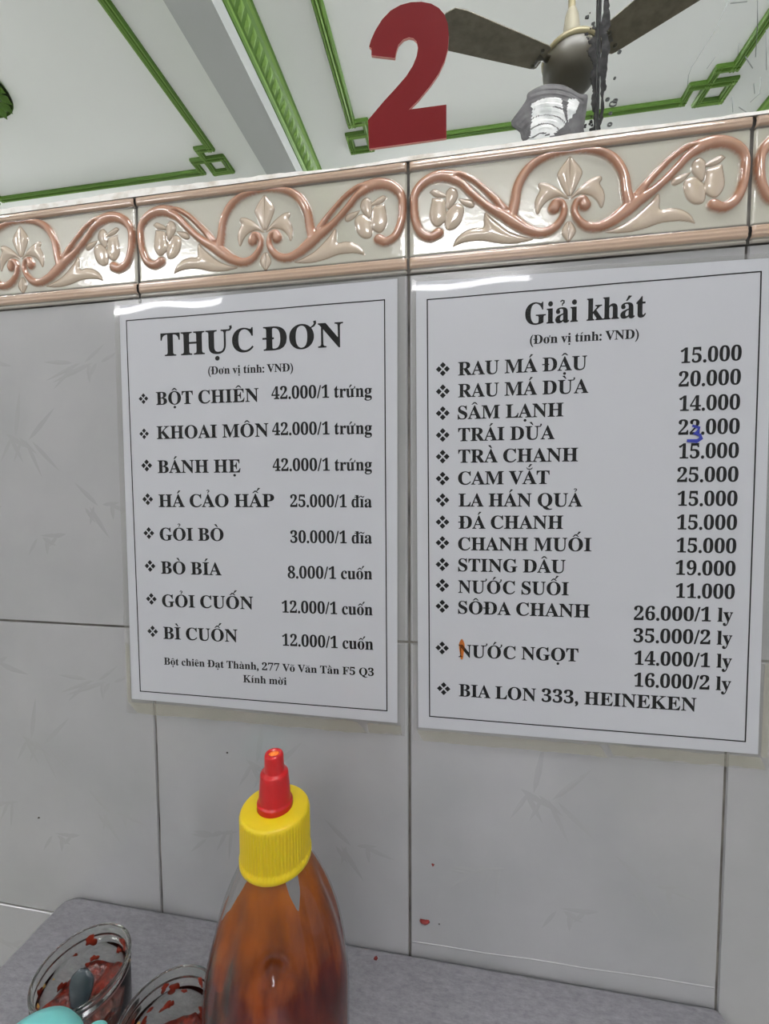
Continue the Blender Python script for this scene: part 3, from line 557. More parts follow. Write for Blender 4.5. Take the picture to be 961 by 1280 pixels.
3|559|175,-6 121,7 79,27 51,52 34,80 28,110 34,144 54,168 81,183 113,188 115,158 122,132 132,110 147,92 165,78 186,68 236,60 283,67 310,81 333,103 349,136 358,180 357,234 349,259 336,281 319,301 297,317 270,329 239,336 142,338 142,400 238,403 265,410 286,423 304,441 318,462 327,487 335,547 330,595 314,632 302,646 288,655 252,663 220,657 198,641 177,599 166,508 111,513 70,530 55,542 45,557 38,576 36,597 40,623 50,646 68,668 92,687 123,703 161,715 206,722 257,724 308,721 353,713 392,700 426,682 453,658 473,630 484,598 488,561 485,529 477,499 463,473 444,449 395,409 335,381 416,355 454,331 485,300 506,258 513,206 507,150 491,104 464,66 430,37 366,7 294,-7 269,-9
4|559|180,0 180,53 240,56 266,66 277,74 289,104 290,186 13,186 13,247 297,714 436,714 436,252 540,252 540,186 436,186 438,104 449,74 473,60 531,53 531,0|83,252 290,252 292,522 297,619 218,475
5|559|178,-6 125,8 86,27 60,53 45,81 40,111 46,142 62,163 88,176 120,180 131,124 154,88 178,70 211,61 262,64 291,75 316,94 336,124 349,166 353,220 351,255 344,285 333,311 318,332 298,347 275,359 248,366 154,363 106,350 60,368 92,714 470,714 475,532 418,532 401,589 384,602 364,604 156,604 140,419 250,434 305,431 355,421 398,404 436,381 467,350 489,314 502,270 506,220 500,160 483,111 455,71 421,41 359,9 290,-7 268,-9
6|559|293,-10 257,-8 223,-1 192,11 163,27 137,47 113,73 93,103 76,139 62,179 53,224 45,330 49,410 62,485 84,552 115,610 155,657 204,694 262,716 330,724 388,720 434,709 467,691 490,668 503,642 507,614 500,585 480,560 464,549 418,537 387,536 378,610 362,646 345,660 321,665 293,661 268,648 246,626 227,597 211,559 199,513 191,461 186,401 240,427 300,437 367,435 406,424 440,407 470,384 493,354 510,318 521,277 524,231 520,180 509,134 491,93 466,57 433,28 393,7 347,-6|296,56 314,58 330,66 344,78 357,96 366,118 378,181 377,259 365,318 355,340 341,356 325,368 307,375 273,376 230,362 186,329 188,262 195,205 205,158 219,121 235,92 254,72 274,60
7|559|165,0 431,605 168,605 145,602 128,592 116,576 104,504 44,504 49,714 526,714 526,665 250,0
8|559|273,-10 197,-3 136,16 89,46 56,86 36,131 30,182 33,213 40,241 53,266 92,307 146,344 177,361 124,398 85,440 61,488 53,542 59,588 75,631 104,668 148,698 176,709 244,722 285,724 335,721 378,712 414,696 445,675 468,648 485,618 495,585 498,549 496,521 489,495 477,473 442,437 363,387 440,343 469,320 491,297 508,273 520,247 527,219 529,189 525,145 512,105 491,71 462,43 424,20 381,3 330,-7|302,421 334,444 356,472 368,507 371,565 356,618 331,649 307,662 279,666 260,664 243,658 228,648 206,617 195,577 196,529 210,489 238,460|278,47 302,49 324,56 343,67 360,82 373,101 382,122 390,172 388,195 381,217 371,236 336,270 280,304 244,321 199,281 178,247 166,203 167,150 173,125 182,103 196,84 213,68 232,56 254,49
9|559|199,-9 151,-1 114,15 88,37 67,76 64,114 75,140 100,157 112,160 130,119 154,84 169,70 188,61 232,53 290,71 332,126 360,216 373,343 333,305 298,286 255,276 190,278 153,288 119,305 90,328 66,358 49,393 38,435 35,482 42,550 62,609 96,657 142,694 168,707 230,722 299,722 333,715 364,704 393,689 420,669 443,644 464,615 482,580 496,540 506,495 512,444 513,348 498,234 477,166 448,107 408,58 359,21 330,7 298,-2 264,-8|274,347 307,352 334,366 365,400 373,414 365,524 356,566 344,600 329,625 312,643 292,653 270,657 250,654 232,646 216,633 204,615 193,591 181,527 180,488 186,426 204,382 233,356
.|219|109,111 86,106 67,93 54,74 49,51 54,28 67,9 86,-4 109,-9 132,-4 151,9 164,28 169,51 164,74 151,93 132,106
,|219|59,-118 111,-94 147,-59 169,-17 176,26 171,66 157,97 134,116 105,123 81,119 63,107 50,89 46,66 50,43 60,26 75,15 95,10 98,-19 93,-50 80,-78 59,-99
/|281|8,-9 78,-9 274,691 204,691
(|323|167,232 176,362 203,482 248,593 311,694 258,694 177,596 116,482 78,358 64,232 78,106 116,-18 177,-132 258,-230 311,-230 248,-129 203,-18 176,102
)|323|156,232 147,102 120,-19 75,-129 12,-230 65,-230 146,-132 207,-18 245,106 259,232 245,358 207,482 146,596 65,694 12,694 75,593 120,483 147,362
:|219|109,458 86,453 67,440 54,421 49,398 54,375 67,356 86,343 109,338 132,343 151,356 164,375 169,398 164,421 151,440 132,453|109,111 86,106 67,93 54,74 49,51 54,28 67,9 86,-4 109,-9 132,-4 151,9 164,28 169,51 164,74 151,93 132,106"""
GL = {}
for ln in GLYPHS.strip().split('\n'):
    p = ln.split('|'); GL[p[0]] = (int(p[1]), [[tuple(int(v) for v in q.split(',')) for q in c.split()] for c in p[2:]])
def embolden(c, e):
    out = []; n = len(c)
    for i in range(n):
        p, q, r = Vector(c[i - 1]), Vector(c[i]), Vector(c[(i + 1) % n])
        d1, d2 = (q - p).normalized(), (r - q).normalized(); k = Vector((-d1.y - d2.y, d1.x + d2.x))
        k = k.normalized() * min(1.6, 2 / max(k.length, .8)) if k.length > 1e-6 else Vector((0, 0))
        out.append((q.x + SGN * e * k.x, q.y + SGN * e * k.y))
    return out
def area(c): return sum(c[i - 1][0] * c[i][1] - c[i][0] * c[i - 1][1] for i in range(len(c))) / 2
for k in list(GL):
    a, cs = GL[k]; SGN = -1 if max((area(c) for c in cs), key=abs) > 0 else 1
    GL[k] = (a, [embolden(c, 24 if k in '.,:' else 10 if k in '/()' else 8) for c in cs])
def stroke(pts, w):
    """ribbon of width w (or per-point widths) along pts"""
    P = [Vector(p) for p in pts]; L = []; Rr = []
    ws = w if hasattr(w, '__len__') else [w] * len(P)
    for i, p in enumerate(P):
        t = (P[min(i + 1, len(P) - 1)] - P[max(i - 1, 0)]).normalized(); nn = Vector((-t.y, t.x)) * ws[i] / 2
        L.append(p + nn); Rr.append(p - nn)
    return [tuple(v) for v in L] + [tuple(v) for v in reversed(Rr)]
def circle(x, y, r, n=12): return [(x + r * math.cos(2 * math.pi * k / n), y + r * math.sin(2 * math.pi * k / n)) for k in range(n)]
def letter(ch):
    """(advance, list of contour groups)"""
    if ch == ' ': return 250, []
    base = ch; marks = []
    if ch in 'Đđ': base = 'D' if ch == 'Đ' else 'd'
    else:
        d = unicodedata.normalize('NFD', ch); base = d[0]; marks = [ord(c) for c in d[1:]]
    adv, cs = GL[base]; cs = [list(c) for c in cs]
    up = base.isupper(); top = 690 if up else (690 if base in 'bdhkl' else 480)
    xs = [p[0] for c in cs for p in c]; cx = (min(xs) + max(xs)) / 2
    if base == 'i' and any(m in (0x301, 0x300, 0x303, 0x309, 0x302) for m in marks): cs = [c for c in cs if min(p[1] for p in c) < 400]
    groups = [cs]
    if ch == 'Đ': groups.append([[(-10, 315), (330, 315), (330, 372), (-10, 372)]])
    if ch == 'đ': groups.append([[(215, 545), (545, 545), (545, 592), (215, 592)]])
    y = top + 45; cy = y; dx = 0
    if 0x302 in marks:
        groups.append([[(cx - 165, y), (cx - 45, y + 130), (cx + 45, y + 130), (cx + 165, y), (cx + 105, y), (cx, y + 72), (cx - 105, y)]]); cy = y + 75; dx = 175 if not up else 120
        if up: cy = y + 110
    if 0x306 in marks:
        groups.append([stroke([(cx - 140, y + 120), (cx - 100, y + 50), (cx, y + 20), (cx + 100, y + 50), (cx + 140, y + 120)], [26, 52, 56, 52, 26])]); cy = y + 130
    if 0x31b in marks:
        xr = max(xs); hx = xr - (60 if base in 'oO' else 40); ht = (470 if not up else 640)
        if base in 'oO': groups.append([stroke([(hx - 30, ht - 60), (hx + 55, ht - 10), (hx + 95, ht + 55), (hx + 75, ht + 125)], [40, 60, 70, 84])])
        elif up: groups.append([stroke([(xr - 30, ht + 12), (xr + 45, ht + 30), (xr + 80, ht + 85), (xr + 65, ht + 150)], [44, 60, 70, 84])])
        else: groups.append([stroke([(xr - 110, 440), (xr - 10, 470), (xr + 30, 520), (xr + 18, 585)], [40, 56, 66, 80])])
        adv += 60 if up else 40
    if 0x301 in marks: groups.append([[(cx - 70 + dx, cy), (cx - 15 + dx, cy), (cx + 135 + dx, cy + 150), (cx + 20 + dx, cy + 165)]])
    if 0x300 in marks: groups.append([[(cx + 60, cy), (cx + 5, cy), (cx - 150, cy + 150), (cx - 30, cy + 165)]])
    if 0x303 in marks: groups.append([stroke([(cx - 160, cy + 20), (cx - 110, cy + 90), (cx - 50, cy + 95), (cx + 50, cy + 45), (cx + 110, cy + 50), (cx + 160, cy + 120)], [30, 58, 62, 62, 58, 30])])
    if 0x309 in marks: groups.append([stroke([(cx - 70, cy + 130), (cx - 10, cy + 175), (cx + 55, cy + 150), (cx + 50, cy + 95), (cx, cy + 60), (cx - 5, cy)], [44, 46, 52, 54, 46, 36])])
    if 0x323 in marks: groups.append([circle(cx, -150, 72)])
    return adv, groups
class Sheet:
    """writes on the front of a sheet that follows the wall with a slight curl"""
    def __init__(s, yfun): s.b = MB(); s.y = yfun
    def poly(s, contours, fx, dy=0.0, mi=0):
        tris = tessellate_polygon([[Vector((x, y, 0)) for x, y in c] for c in contours])
        P = [fx(p) for c in contours for p in c]
        s.b.add([(x, s.y(x, z) - dy, z) for x, z in P], [tuple(t) for t in tris], mi)
    def line(s, text, x0, z0, x1, z1, cap):
        items = []; x = 0
        for ch in text:
            adv, gr = letter(ch); items.append((x, gr)); x += adv
        xs = [px + p[0] for px, gr in items for g in gr for c in g for p in c]
        lo, hi = min(xs), max(xs); sx = (x1 - x0) / (hi - lo); sz = cap / 678.0
        for px, gr in items:
            for g in gr:
                s.poly(g, lambda p: ((x0 + (px + p[0] - lo) * sx) / 1000, Z0 + (z0 + (z1 - z0) * ((px + p[0] - lo) / (hi - lo)) + p[1] * sz) / 1000))
    def bullet(s, x, z, r=4.6):
        k = r * .56; q = r * .42
        for dx, dz in ((k, 0), (-k, 0), (0, k), (0, -k)):
            s.poly([[(x + dx - q, z + dz), (x + dx, z + dz - q), (x + dx + q, z + dz), (x + dx, z + dz + q)]], lambda p: (p[0] / 1000, Z0 + p[1] / 1000))

def grid(b, poly4, yfun, dy, nx=24, nz=40, mi=0):
    (ax, az), (bx, bz), (cx, cz), (dx, dz) = poly4      # TL TR BR BL
    vs = []
    for j in range(nz + 1):
        t = j / nz; t = t * t * .5 + t * .5
        for i in range(nx + 1):
            s = i / nx
            x = (ax * (1 - s) + bx * s) * (1 - t) + (dx * (1 - s) + cx * s) * t
            z = (az * (1 - s) + bz * s) * (1 - t) + (dz * (1 - s) + cz * s) * t
            vs.append((x / 1000, yfun(x / 1000, Z0 + z / 1000) - dy, Z0 + z / 1000))
    b.add(vs, [(j * (nx + 1) + i, (j + 1) * (nx + 1) + i, (j + 1) * (nx + 1) + i + 1, j * (nx + 1) + i + 1) for j in range(nz) for i in range(nx)], mi, True)

def menu(label, paper, film, frame, rows, bullets, marks, seed, glue):
    zt = Z0 + max(p[1] for p in film) / 1000
    def y(x, z):
        d = max(0.0, zt - z)
        base = -.0009 - .00075 * (1 - math.exp(-d / .012))
        return base - .00022 * math.exp(-d / .05) * math.sin(x * 95 + seed) - .00010 * math.sin(x * 31 + z * 17 + seed)
    root = thing('menu_sheet', ((film[0][0] + film[1][0]) / 2000, 0, Z0 + film[2][1] / 1000), label, 'menu', 'laminated menus on the tiled wall')
    inv = Matrix.Translation(root.location).inverted()
    def part(b, name, m, lab=None, fix=False):
        o = b.build(name, m, root, fix); o.data.transform(inv)
        if lab: o['label'] = lab
        return o
    b = MB(); grid(b, paper, y, 0.0); part(b, 'paper', M_paper)
    s = Sheet(lambda x, z: y(x, z) - .00006)
    for t, x0, z0, x1, z1, c in rows:
        cap = {'T': 16.2, 'G': 13.2, 's': 5.5}.get(c) or ((8.4 if t[0].isdigit() else 9.3) if seed == 1 else (8.6 if t[0].isdigit() else 8.5))
        s.line(t, x0, z0, x1, z1, cap)
    for i, (x, z) in enumerate(bullets): s.bullet(x, z, 4.7 if not (seed == 1 and i < 2) else 4.1)
    part(s.b, 'printed_text', M_ink)
    s = Sheet(lambda x, z: y(x, z) - .00006); w = .8; n = 30
    for k in range(4):
        a, c = frame[k], frame[(k + 1) % 4]; t = Vector((c[0] - a[0], c[1] - a[1])).normalized() * w / 2; nn = Vector((-t.y, t.x))
        for i in range(n):
            p = [(a[0] + (c[0] - a[0]) * (i + u) / n, a[1] + (c[1] - a[1]) * (i + u) / n) for u in (0, 1)]
            s.poly([[(p[0][0] - nn.x - t.x, p[0][1] - nn.y - t.y), (p[1][0] - nn.x + t.x, p[1][1] - nn.y + t.y), (p[1][0] + nn.x + t.x, p[1][1] + nn.y + t.y), (p[0][0] + nn.x - t.x, p[0][1] + nn.y - t.y)]], lambda q: (q[0] / 1000, Z0 + q[1] / 1000))
    part(s.b, 'printed_frame', M_ink)
    for nm, m, polys, lab in marks:
        s = Sheet(lambda x, z: y(x, z) - .00034)
        for pl in polys: s.poly([pl], lambda q: (q[0] / 1000, Z0 + q[1] / 1000))
        part(s.b, nm, m, lab)
    b = MB(); grid(b, film, y, .0003, 40, 60); part(b, 'laminate', M_film)
    # sealed margin of the pouch beyond the paper: four strips
    b = MB(); F, Pp = film, paper
    for k in range(4):
        a, c = F[k], F[(k + 1) % 4]; d, e = Pp[(k + 1) % 4], Pp[k]
        grid(b, (a, c, d, e), y, -.0002, 24, 6)
    part(b, 'sealed_margin', M_margin)
    b = MB(); rr = random.Random(seed + 40)
    for (x0, z0, x1, z1) in glue:
        s = Sheet(lambda x, z: y(x, z) - .0001); m_ = 26; pts = []
        for k in range(m_): t = k / m_; pts.append((x0 + (x1 - x0) * t, z0 + rr.uniform(-.5, .5)))
        for k in range(m_): t = 1 - k / m_; pts.append((x0 + (x1 - x0) * t, z1 + rr.uniform(-.8, .8)))
        s.poly([pts], lambda q: (q[0] / 1000, Z0 + q[1] / 1000)); o_ = len(b.v); b.add(s.b.v, s.b.f)
    part(b, 'tape', M_glue, 'yellowed transparent tape')
    return root

rows1 = [
('THỰC ĐƠN',-183.0,-44.1,-44.7,-45.1,'T'),
('(Đơn vị tính: VNĐ)',-145.7,-59.1,-81.0,-60.0,'s'),
('BỘT CHIÊN',-188.2,-79.4,-107.1,-79.9,'m'),
('42.000/1 trứng',-97.5,-78.7,-25.0,-79.8,'m'),
('KHOAI MÔN',-188.6,-104.5,-100.2,-104.8,'m'),
('42.000/1 trứng',-97.5,-104.0,-25.1,-104.9,'m'),
('BÁNH HẸ',-188.8,-129.8,-122.2,-130.1,'m'),
('42.000/1 trứng',-97.6,-129.4,-25.3,-129.9,'m'),
('HÁ CẢO HẤP',-189.0,-155.3,-96.9,-155.2,'m'),
('25.000/1 đĩa',-84.9,-155.1,-25.5,-155.3,'m'),
('GỎI BÒ',-189.1,-180.5,-136.8,-180.2,'m'),
('30.000/1 đĩa',-85.3,-180.8,-25.6,-180.4,'m'),
('BÒ BÍA',-189.0,-206.0,-139.1,-205.9,'m'),
('8.000/1 cuốn',-87.7,-206.5,-25.6,-205.6,'m'),
('GỎI CUỐN',-189.1,-231.5,-114.7,-230.4,'m'),
('12.000/1 cuốn',-92.6,-231.8,-25.5,-231.0,'m'),
('BÌ CUỐN',-189.0,-256.5,-127.7,-255.6,'m'),
('12.000/1 cuốn',-92.8,-256.3,-25.2,-255.7,'m'),
('Bột chiên Đạt Thành, 277 Võ Văn Tần F5 Q3',-189.2,-276.7,-24.9,-274.5,'s'),
('Kính mời',-124.1,-285.9,-89.9,-285.6,'s'),
]
rows2 = [
('Giải khát',74.6,-38.7,145.4,-38.6,'G'),
('(Đơn vị tính: VND)',77.7,-50.9,141.7,-51.3,'s'),
('RAU MÁ ĐẬU',32.7,-68.4,112.2,-68.5,'m'),
('RAU MÁ DỪA',32.8,-82.6,113.4,-83.0,'m'),
('SÂM LẠNH',32.6,-96.9,98.8,-97.1,'m'),
('TRÁI DỪA',32.9,-111.3,93.8,-111.3,'m'),
('TRÀ CHANH',33.0,-125.5,108.0,-125.7,'m'),
('CAM VẮT',33.0,-140.0,91.0,-139.9,'m'),
('LA HÁN QUẢ',33.4,-154.6,111.2,-154.5,'m'),
('ĐÁ CHANH',33.2,-169.4,99.8,-168.9,'m'),
('CHANH MUỐI',33.2,-183.9,117.2,-183.1,'m'),
('STING DÂU',33.3,-198.2,101.7,-197.6,'m'),
('NƯỚC SUỐI',33.4,-212.9,104.0,-212.1,'m'),
('SÔĐA CHANH',33.4,-227.1,117.0,-226.2,'m'),
('NƯỚC NGỌT',33.8,-257.1,110.6,-255.5,'m'),
('BIA LON 333, HEINEKEN',34.2,-284.5,180.9,-283.1,'m'),
('15.000',165.3,-67.5,198.2,-67.5,'m'),
('20.000',164.7,-81.5,198.3,-81.6,'m'),
('14.000',165.4,-96.1,198.4,-96.3,'m'),
('22.000',165.4,-110.5,198.7,-110.6,'m'),
('15.000',166.0,-124.9,198.8,-125.0,'m'),
('25.000',165.6,-139.3,199.1,-139.3,'m'),
('15.000',166.2,-153.9,199.1,-153.9,'m'),
('15.000',166.3,-168.5,199.4,-168.4,'m'),
('15.000',166.5,-182.8,199.5,-182.7,'m'),
('19.000',166.4,-196.8,199.6,-196.6,'m'),
('11.000',166.9,-211.3,199.7,-210.8,'m'),
('26.000/1 ly',143.3,-226.5,199.3,-225.1,'m'),
('35.000/2 ly',143.4,-240.9,199.4,-239.5,'m'),
('14.000/1 ly',144.2,-255.4,199.7,-254.0,'m'),
('16.000/2 ly',144.4,-269.7,199.8,-268.3,'m'),
]
bul1 = [(-198.6, -74.4), (-199.1, -100.4), (-197.9, -124.1), (-198.1, -149.5), (-198.2, -175.2), (-198.2, -200.4), (-198.1, -225.9), (-198.0, -251.2)]
bul2 = [(22.8, z) for z in (-63.8, -78.3, -92.6, -107.0, -121.3, -135.9, -150.3, -165.1, -179.1, -193.9, -208.2, -222.6, -251.5)] + [(23.9, -280.0)]
three = stroke([(172.9, -105.2), (176.7, -106.6), (176.0, -109.0), (173.9, -109.8), (177.2, -110.9), (178.0, -113.0), (175.7, -114.6), (170.2, -114.2)], [1.4, 1.9, 1.9, 1.6, 2.0, 2.3, 2.3, 1.7])
smear = [(36.0 + 1.7 * math.cos(a) * (1 + .25 * math.sin(3 * a)), -251.6 + 7.2 * math.sin(a)) for a in [k * math.pi / 12 for k in range(24)]]
menu('laminated white food menu sheet, the left of the two, headed THỰC ĐƠN', [(-216.2, -5.0), (-7.3, -3.0), (-8.3, -307.2), (-218.4, -306.0)],
     [(-220.8, -1.3), (-1.3, 0.9), (-3.0, -316.5), (-223.6, -318.0)], [(-210.7, -16.6), (-16.0, -16.2), (-15.7, -299.0), (-210.6, -299.3)],
     rows1, bul1, [], 1, [(-221.5, -308.5, -30, -317), (-30, -309, -5, -315.5), (-222, -262, -219, -309)])
menu('laminated white drinks menu sheet, the right of the two, headed Giải khát', [(5.0, -6.0), (213.0, -9.6), (216.2, -307.5), (6.4, -309.0)],
     [(2.2, -3.0), (219.0, -6.6), (222.7, -317.5), (2.8, -319.0)], [(12.5, -18.2), (206.8, -17.0), (208.9, -300.0), (14.3, -300.4)], rows2, bul2,
     [('pen_mark', M_blue, [three], 'blue handwritten 3'), ('smear', M_smear, [smear], 'orange-brown smear')], 2, [(5, -310.5, 130, -318), (130, -309.5, 221, -316.5), (217.6, -250, 221.5, -309)])

# ================================================================== ceiling fan (seen in the mirror)
FX, FY, FZ = 0.432, -1.36, Z0 + 1.335
fan = thing('ceiling_fan', (FX, FY, CEIL), 'brown three-blade ceiling fan hanging on a pale rod, reflected in the mirror', 'fan')
off = (0, 0, FZ - CEIL)
b = MB(); b.lathe([(.012, .17), (.012, CEIL - FZ)], off, 20, cap1=True); b.lathe([(.0, CEIL - FZ), (.06, CEIL - FZ), (.055, CEIL - FZ - .05), (.018, CEIL - FZ - .09)], off, 28)
b.build('rod', M_brass, fan)
b = MB(); b.lathe([(.015, .19), (.022, .17), (.030, .11), (.040, .07), (.060, .052), (.062, .045)], off, 32); b.build('bell_cover', M_bell, fan)
b = MB(); b.lathe([(.055, .052), (.092, .044), (.098, .036), (.098, .028), (.092, .022)], off, 40); b.build('trim_ring', M_brass, fan)
b = MB(); b.lathe([(.090, .026), (.094, .005), (.090, -.025), (.075, -.055), (.050, -.075), (.0, -.082)], off, 40); b.build('motor_housing', M_fanbody, fan)
for k in range(3):
    a = R(155 + (0, -118, 121)[k]); ca, sa = math.cos(a), math.sin(a)
    T = Matrix.Translation((0, 0, FZ - CEIL)) @ Matrix.Rotation(a, 4, 'Z')
    b = MB(); P = [(.085, 0), (.13, 0)]
    b.tube([(.08, 0, .004), (.11, 0, .006), (.135, 0, .004)], [.016, .013, .018], 10, 0, .5); b.tube([(.125, -.03, .004), (.125, .03, .004)], .006, 8)
    for yy in (-.028, .028): b.lathe([(.007, -.004), (.006, -.008), (0, -.009)], (.135, yy, 0), 12)
    o = b.build('blade_bracket', M_fanbody, fan); o.data.transform(T)
    out = []
    for (u, v) in [(.112, -.040), (.118, -.047), (.13, -.050), (.28, -.062), (.44, -.074), (.475, -.070), (.496, -.045), (.50, 0), (.496, .045), (.475, .070), (.44, .074), (.28, .062), (.13, .050), (.118, .047), (.112, .040)]:
        out.append((u, v))
    bm_ = MB(); n = len(out)
    pitch = R(9)
    def bl(u, v, d): return (u, v * math.cos(pitch), v * math.sin(pitch) + d)
    vs = [bl(u, v, 0) for u, v in out] + [bl(u, v, .003) for u, v in out]
    bm_.add(vs, [tuple(range(n)), tuple(n + i for i in reversed(range(n)))] + [(i, (i + 1) % n, n + (i + 1) % n, n + i) for i in range(n)])
    o = bm_.build('blade', M_fan, fan); o.data.transform(T)

# ================================================================== fluorescent lamps on the wall behind the camera
def lamp(x0, x1, z, label):
    t = thing('fluorescent_lamp', ((x0 + x1) / 2, BACK, z), label, 'lamp', 'fluorescent lamps on the wall behind the camera'); h = (x1 - x0) / 2
    b = MB(); b.box((-h, 0.0, -.074), (h, .022, .074)); b.box((-h - .015, 0, -.078), (-h, .050, .078)); b.box((h, 0, -.078), (h + .015, .050, .078))
    bev(b.build('housing', M_white, t), .004)
    b = MB(); pr = [(-.068, .022), (-.065, .036), (-.055, .044), (0, .047), (.055, .044), (.065, .036), (.068, .022)]; n = len(pr)
    b.add([(x, y, z) for x in (-h + .001, h - .001) for z, y in pr], [(k, k + 1, n + k + 1, n + k) for k in range(n - 1)] + [tuple(range(n)), tuple(n + k for k in reversed(range(n)))])
    b.build('diffuser', M_tube, t)
lamp(-0.35, 0.75, Z0 + 1.835, 'wide fluorescent lamp with diffuser on the rear wall of the fan bay')
def ceiling_lamp(x0, x1, y, label):
    t = thing('fluorescent_lamp', ((x0 + x1) / 2, y, CEIL), label, 'lamp', 'fluorescent lamps under the ceiling in front of the mirror'); h = (x1 - x0) / 2
    b = MB(); b.box((-h, -.022, -.030), (h, .022, 0)); b.box((-h - .02, -.028, -.075), (-h + .02, .028, 0)); b.box((h - .02, -.028, -.075), (h + .02, .028, 0))
    bev(b.build('housing', M_white, t), .004)
    b = MB(); b.tube([(-h + .02, 0, -.056), (h - .02, 0, -.056)], .015, 14); b.build('tube', M_tube2, t)
ceiling_lamp(-0.17, 1.03, -.72, 'fluorescent tube lamp under the ceiling of the fan bay, near the mirror')
ceiling_lamp(-2.65, -2.15, -.72, 'added fluorescent tube lamp under the ceiling of the left bay, near the mirror')  # unseen lamp added to light the left bay, shortened to dim it
lamp(-3.35, -2.2, Z0 + 1.835, 'wide fluorescent lamp with diffuser on the rear wall of the left bay')

# ================================================================== steel table
tb = thing('steel_table', (-0.043, -0.24, 0), 'small brushed stainless steel table pushed against the tiled wall', 'table')
b = MB(); x0, x1, y0, y1 = -.2465, .2485, -.24, .2390
n = 5; out = []
for cx, cy, a0 in ((x1 - .008, y1 - .004, 0), (x0 + .014, y1 - .010, 90), (x0 + .008, y0 + .008, 180), (x1 - .008, y0 + .008, 270)):
    r_c = (.004, .010, .008, .008)[(a0 // 90)]
    for k in range(n): a = R(a0 + 90 * k / (n - 1)); out.append((cx + r_c * math.cos(a), cy + r_c * math.sin(a)))
m_ = len(out); vs = []
for inset, z in ((.003, TOP), (.0008, TOP - .001), (0, TOP - .004), (0, TOP - .03), (.004, TOP - .032)):
    for (x, y) in out:
        d = Vector((x - .001, y)); d.normalize(); vs.append((x - d.x * inset, y - d.y * inset, z))
fs = [tuple(range(m_)), tuple(4 * m_ + i for i in reversed(range(m_)))] + [(j * m_ + i, (j + 1) * m_ + i, (j + 1) * m_ + (i + 1) % m_, j * m_ + (i + 1) % m_) for j in range(4) for i in range(m_)]
b.add(vs, fs); b.build('tabletop', M_steel, tb)
for sx in (-1, 1):
    for sy in (-1, 1):
        b = MB(); X, Y = sx * .215 + .001, sy * .205
        b.box((X - .0125, Y - .0125, .012), (X + .0125, Y + .0125, TOP - .032)); l = bev(b.build('leg', M_legs, tb), .002)
        b = MB(); b.lathe([(.016, 0), (.018, .004), (.018, .014), (.012, .016)], (X, Y, 0), 20, cap0=True, cap1=True); b.build('foot', M_speck, l)
b = MB()
for sx in (-1, 1): b.box((sx * .215 + .001 - .01, -.205, .16), (sx * .215 + .001 + .01, .205, .18))
b.box((-.214, -.01, .16), (.216, .01, .18)); bev(b.build('stretcher', M_legs, tb), .002)

# ================================================================== chili sauce bottle
bt = thing('sauce_bottle', (-.0575, -.096, TOP), 'clear plastic chili sauce bottle with yellow ribbed cap and red nozzle', 'bottle')
prof = [(.026, 0.0), (.031, .001), (.0345, .005), (.0355, .015), (.0358, .040), (.0362, .070), (.0360, .088), (.0350, .100), (.0325, .113), (.0285, .126), (.0240, .137), (.0195, .146), (.0160, .1515), (.0150, .154), (.0150, .166)]
P_ = [(p[0], p[1]) for p in smooth_path(prof, 7)]
def lobes(a, z):
    w = max(0, min(1, (z - .085) / .02)) * max(0, min(1, (.150 - z) / .012)); lo = .35 * max(0, min(1, (.09 - z) / .02)) * max(0, min(1, z / .02))
    k = 1 - (.060 * w + .016 * lo) * (.5 - .5 * math.cos(8 * a + .7)) ** 1.5
    for ca, cz, D, sx, sz in ((R(290), .1212, .16, R(13), .0052), (R(293), .084, .09, R(7), .0045), (R(232), .100, .04, R(8), .010)):      # squeeze dents, shaped and placed to catch a lamp glint
        d = (a - ca + math.pi) % (2 * math.pi) - math.pi
        k -= D * math.exp(-(d / sx) ** 2 - ((z - cz) / sz) ** 2)
    return k
b = MB(); b.lathe(P_, (0, 0, 0), 192, rad=lobes, cap0=True); b.build('bottle_shell', M_pet, bt)
# sauce and the film of it clinging to the inside; the film ends lower on the left shoulder and on the far right of the neck
b = MB(); n = 96; prs = [(max(r - .0009, .002), z + .001) for r, z in P_ if z < .158]
def film_top(a):
    d = (math.degrees(a) + 360) % 360          # 270 faces the camera
    g = lambda c, w, k=2: math.exp(-abs(((d - c + 180) % 360 - 180) / w) ** k)
    t = .157 - .075 * g(120, 62, 6) - .030 * g(208, 24, 2) - .018 * g(322, 11, 2)
    return t + .0010 * math.sin(a * 17) + .0006 * math.sin(a * 41 + 1)
vs = []; fs = []; n = 160; m_ = 44
rr_z = np.array([z for r, z in P_]); rr_r = np.array([r for r, z in P_])
for j in range(m_ + 1):
    for i in range(n):
        a = 2 * math.pi * i / n; z = .001 + (film_top(a) - .001) * j / m_
        r = max(float(np.interp(z, rr_z, rr_r)) - .0009, .002) * lobes(a, z); vs.append((r * math.cos(a), r * math.sin(a), z))
fs = [(j * n + i, j * n + (i + 1) % n, (j + 1) * n + (i + 1) % n, (j + 1) * n + i) for j in range(m_) for i in range(n)]
b.add(vs, fs + [tuple(range(n - 1, -1, -1))], 0, True)
zl = .078; sv = [(0, 0, zl)]; 
for i in range(n):
    a = 2 * math.pi * i / n; r = (float(np.interp(zl, rr_z, rr_r)) - .0010) * lobes(a, zl); sv.append((r * math.cos(a), r * math.sin(a), zl))
b.add(sv, [(0, 1 + i, 1 + (i + 1) % n) for i in range(n)])            # level surface of the sauce inside
b.build('sauce', M_sauce, bt, fix=False)
b = MB(); n = 256; prc = [(.0172, .1525), (.0176, .1530), (.0176, .1555), (.0169, .1562), (.0169, .1570), (.0169, .1752), (.0169, .1760), (.0167, .1772), (.0161, .1780), (.0155, .1783), (.0088, .1788)]
vs = []
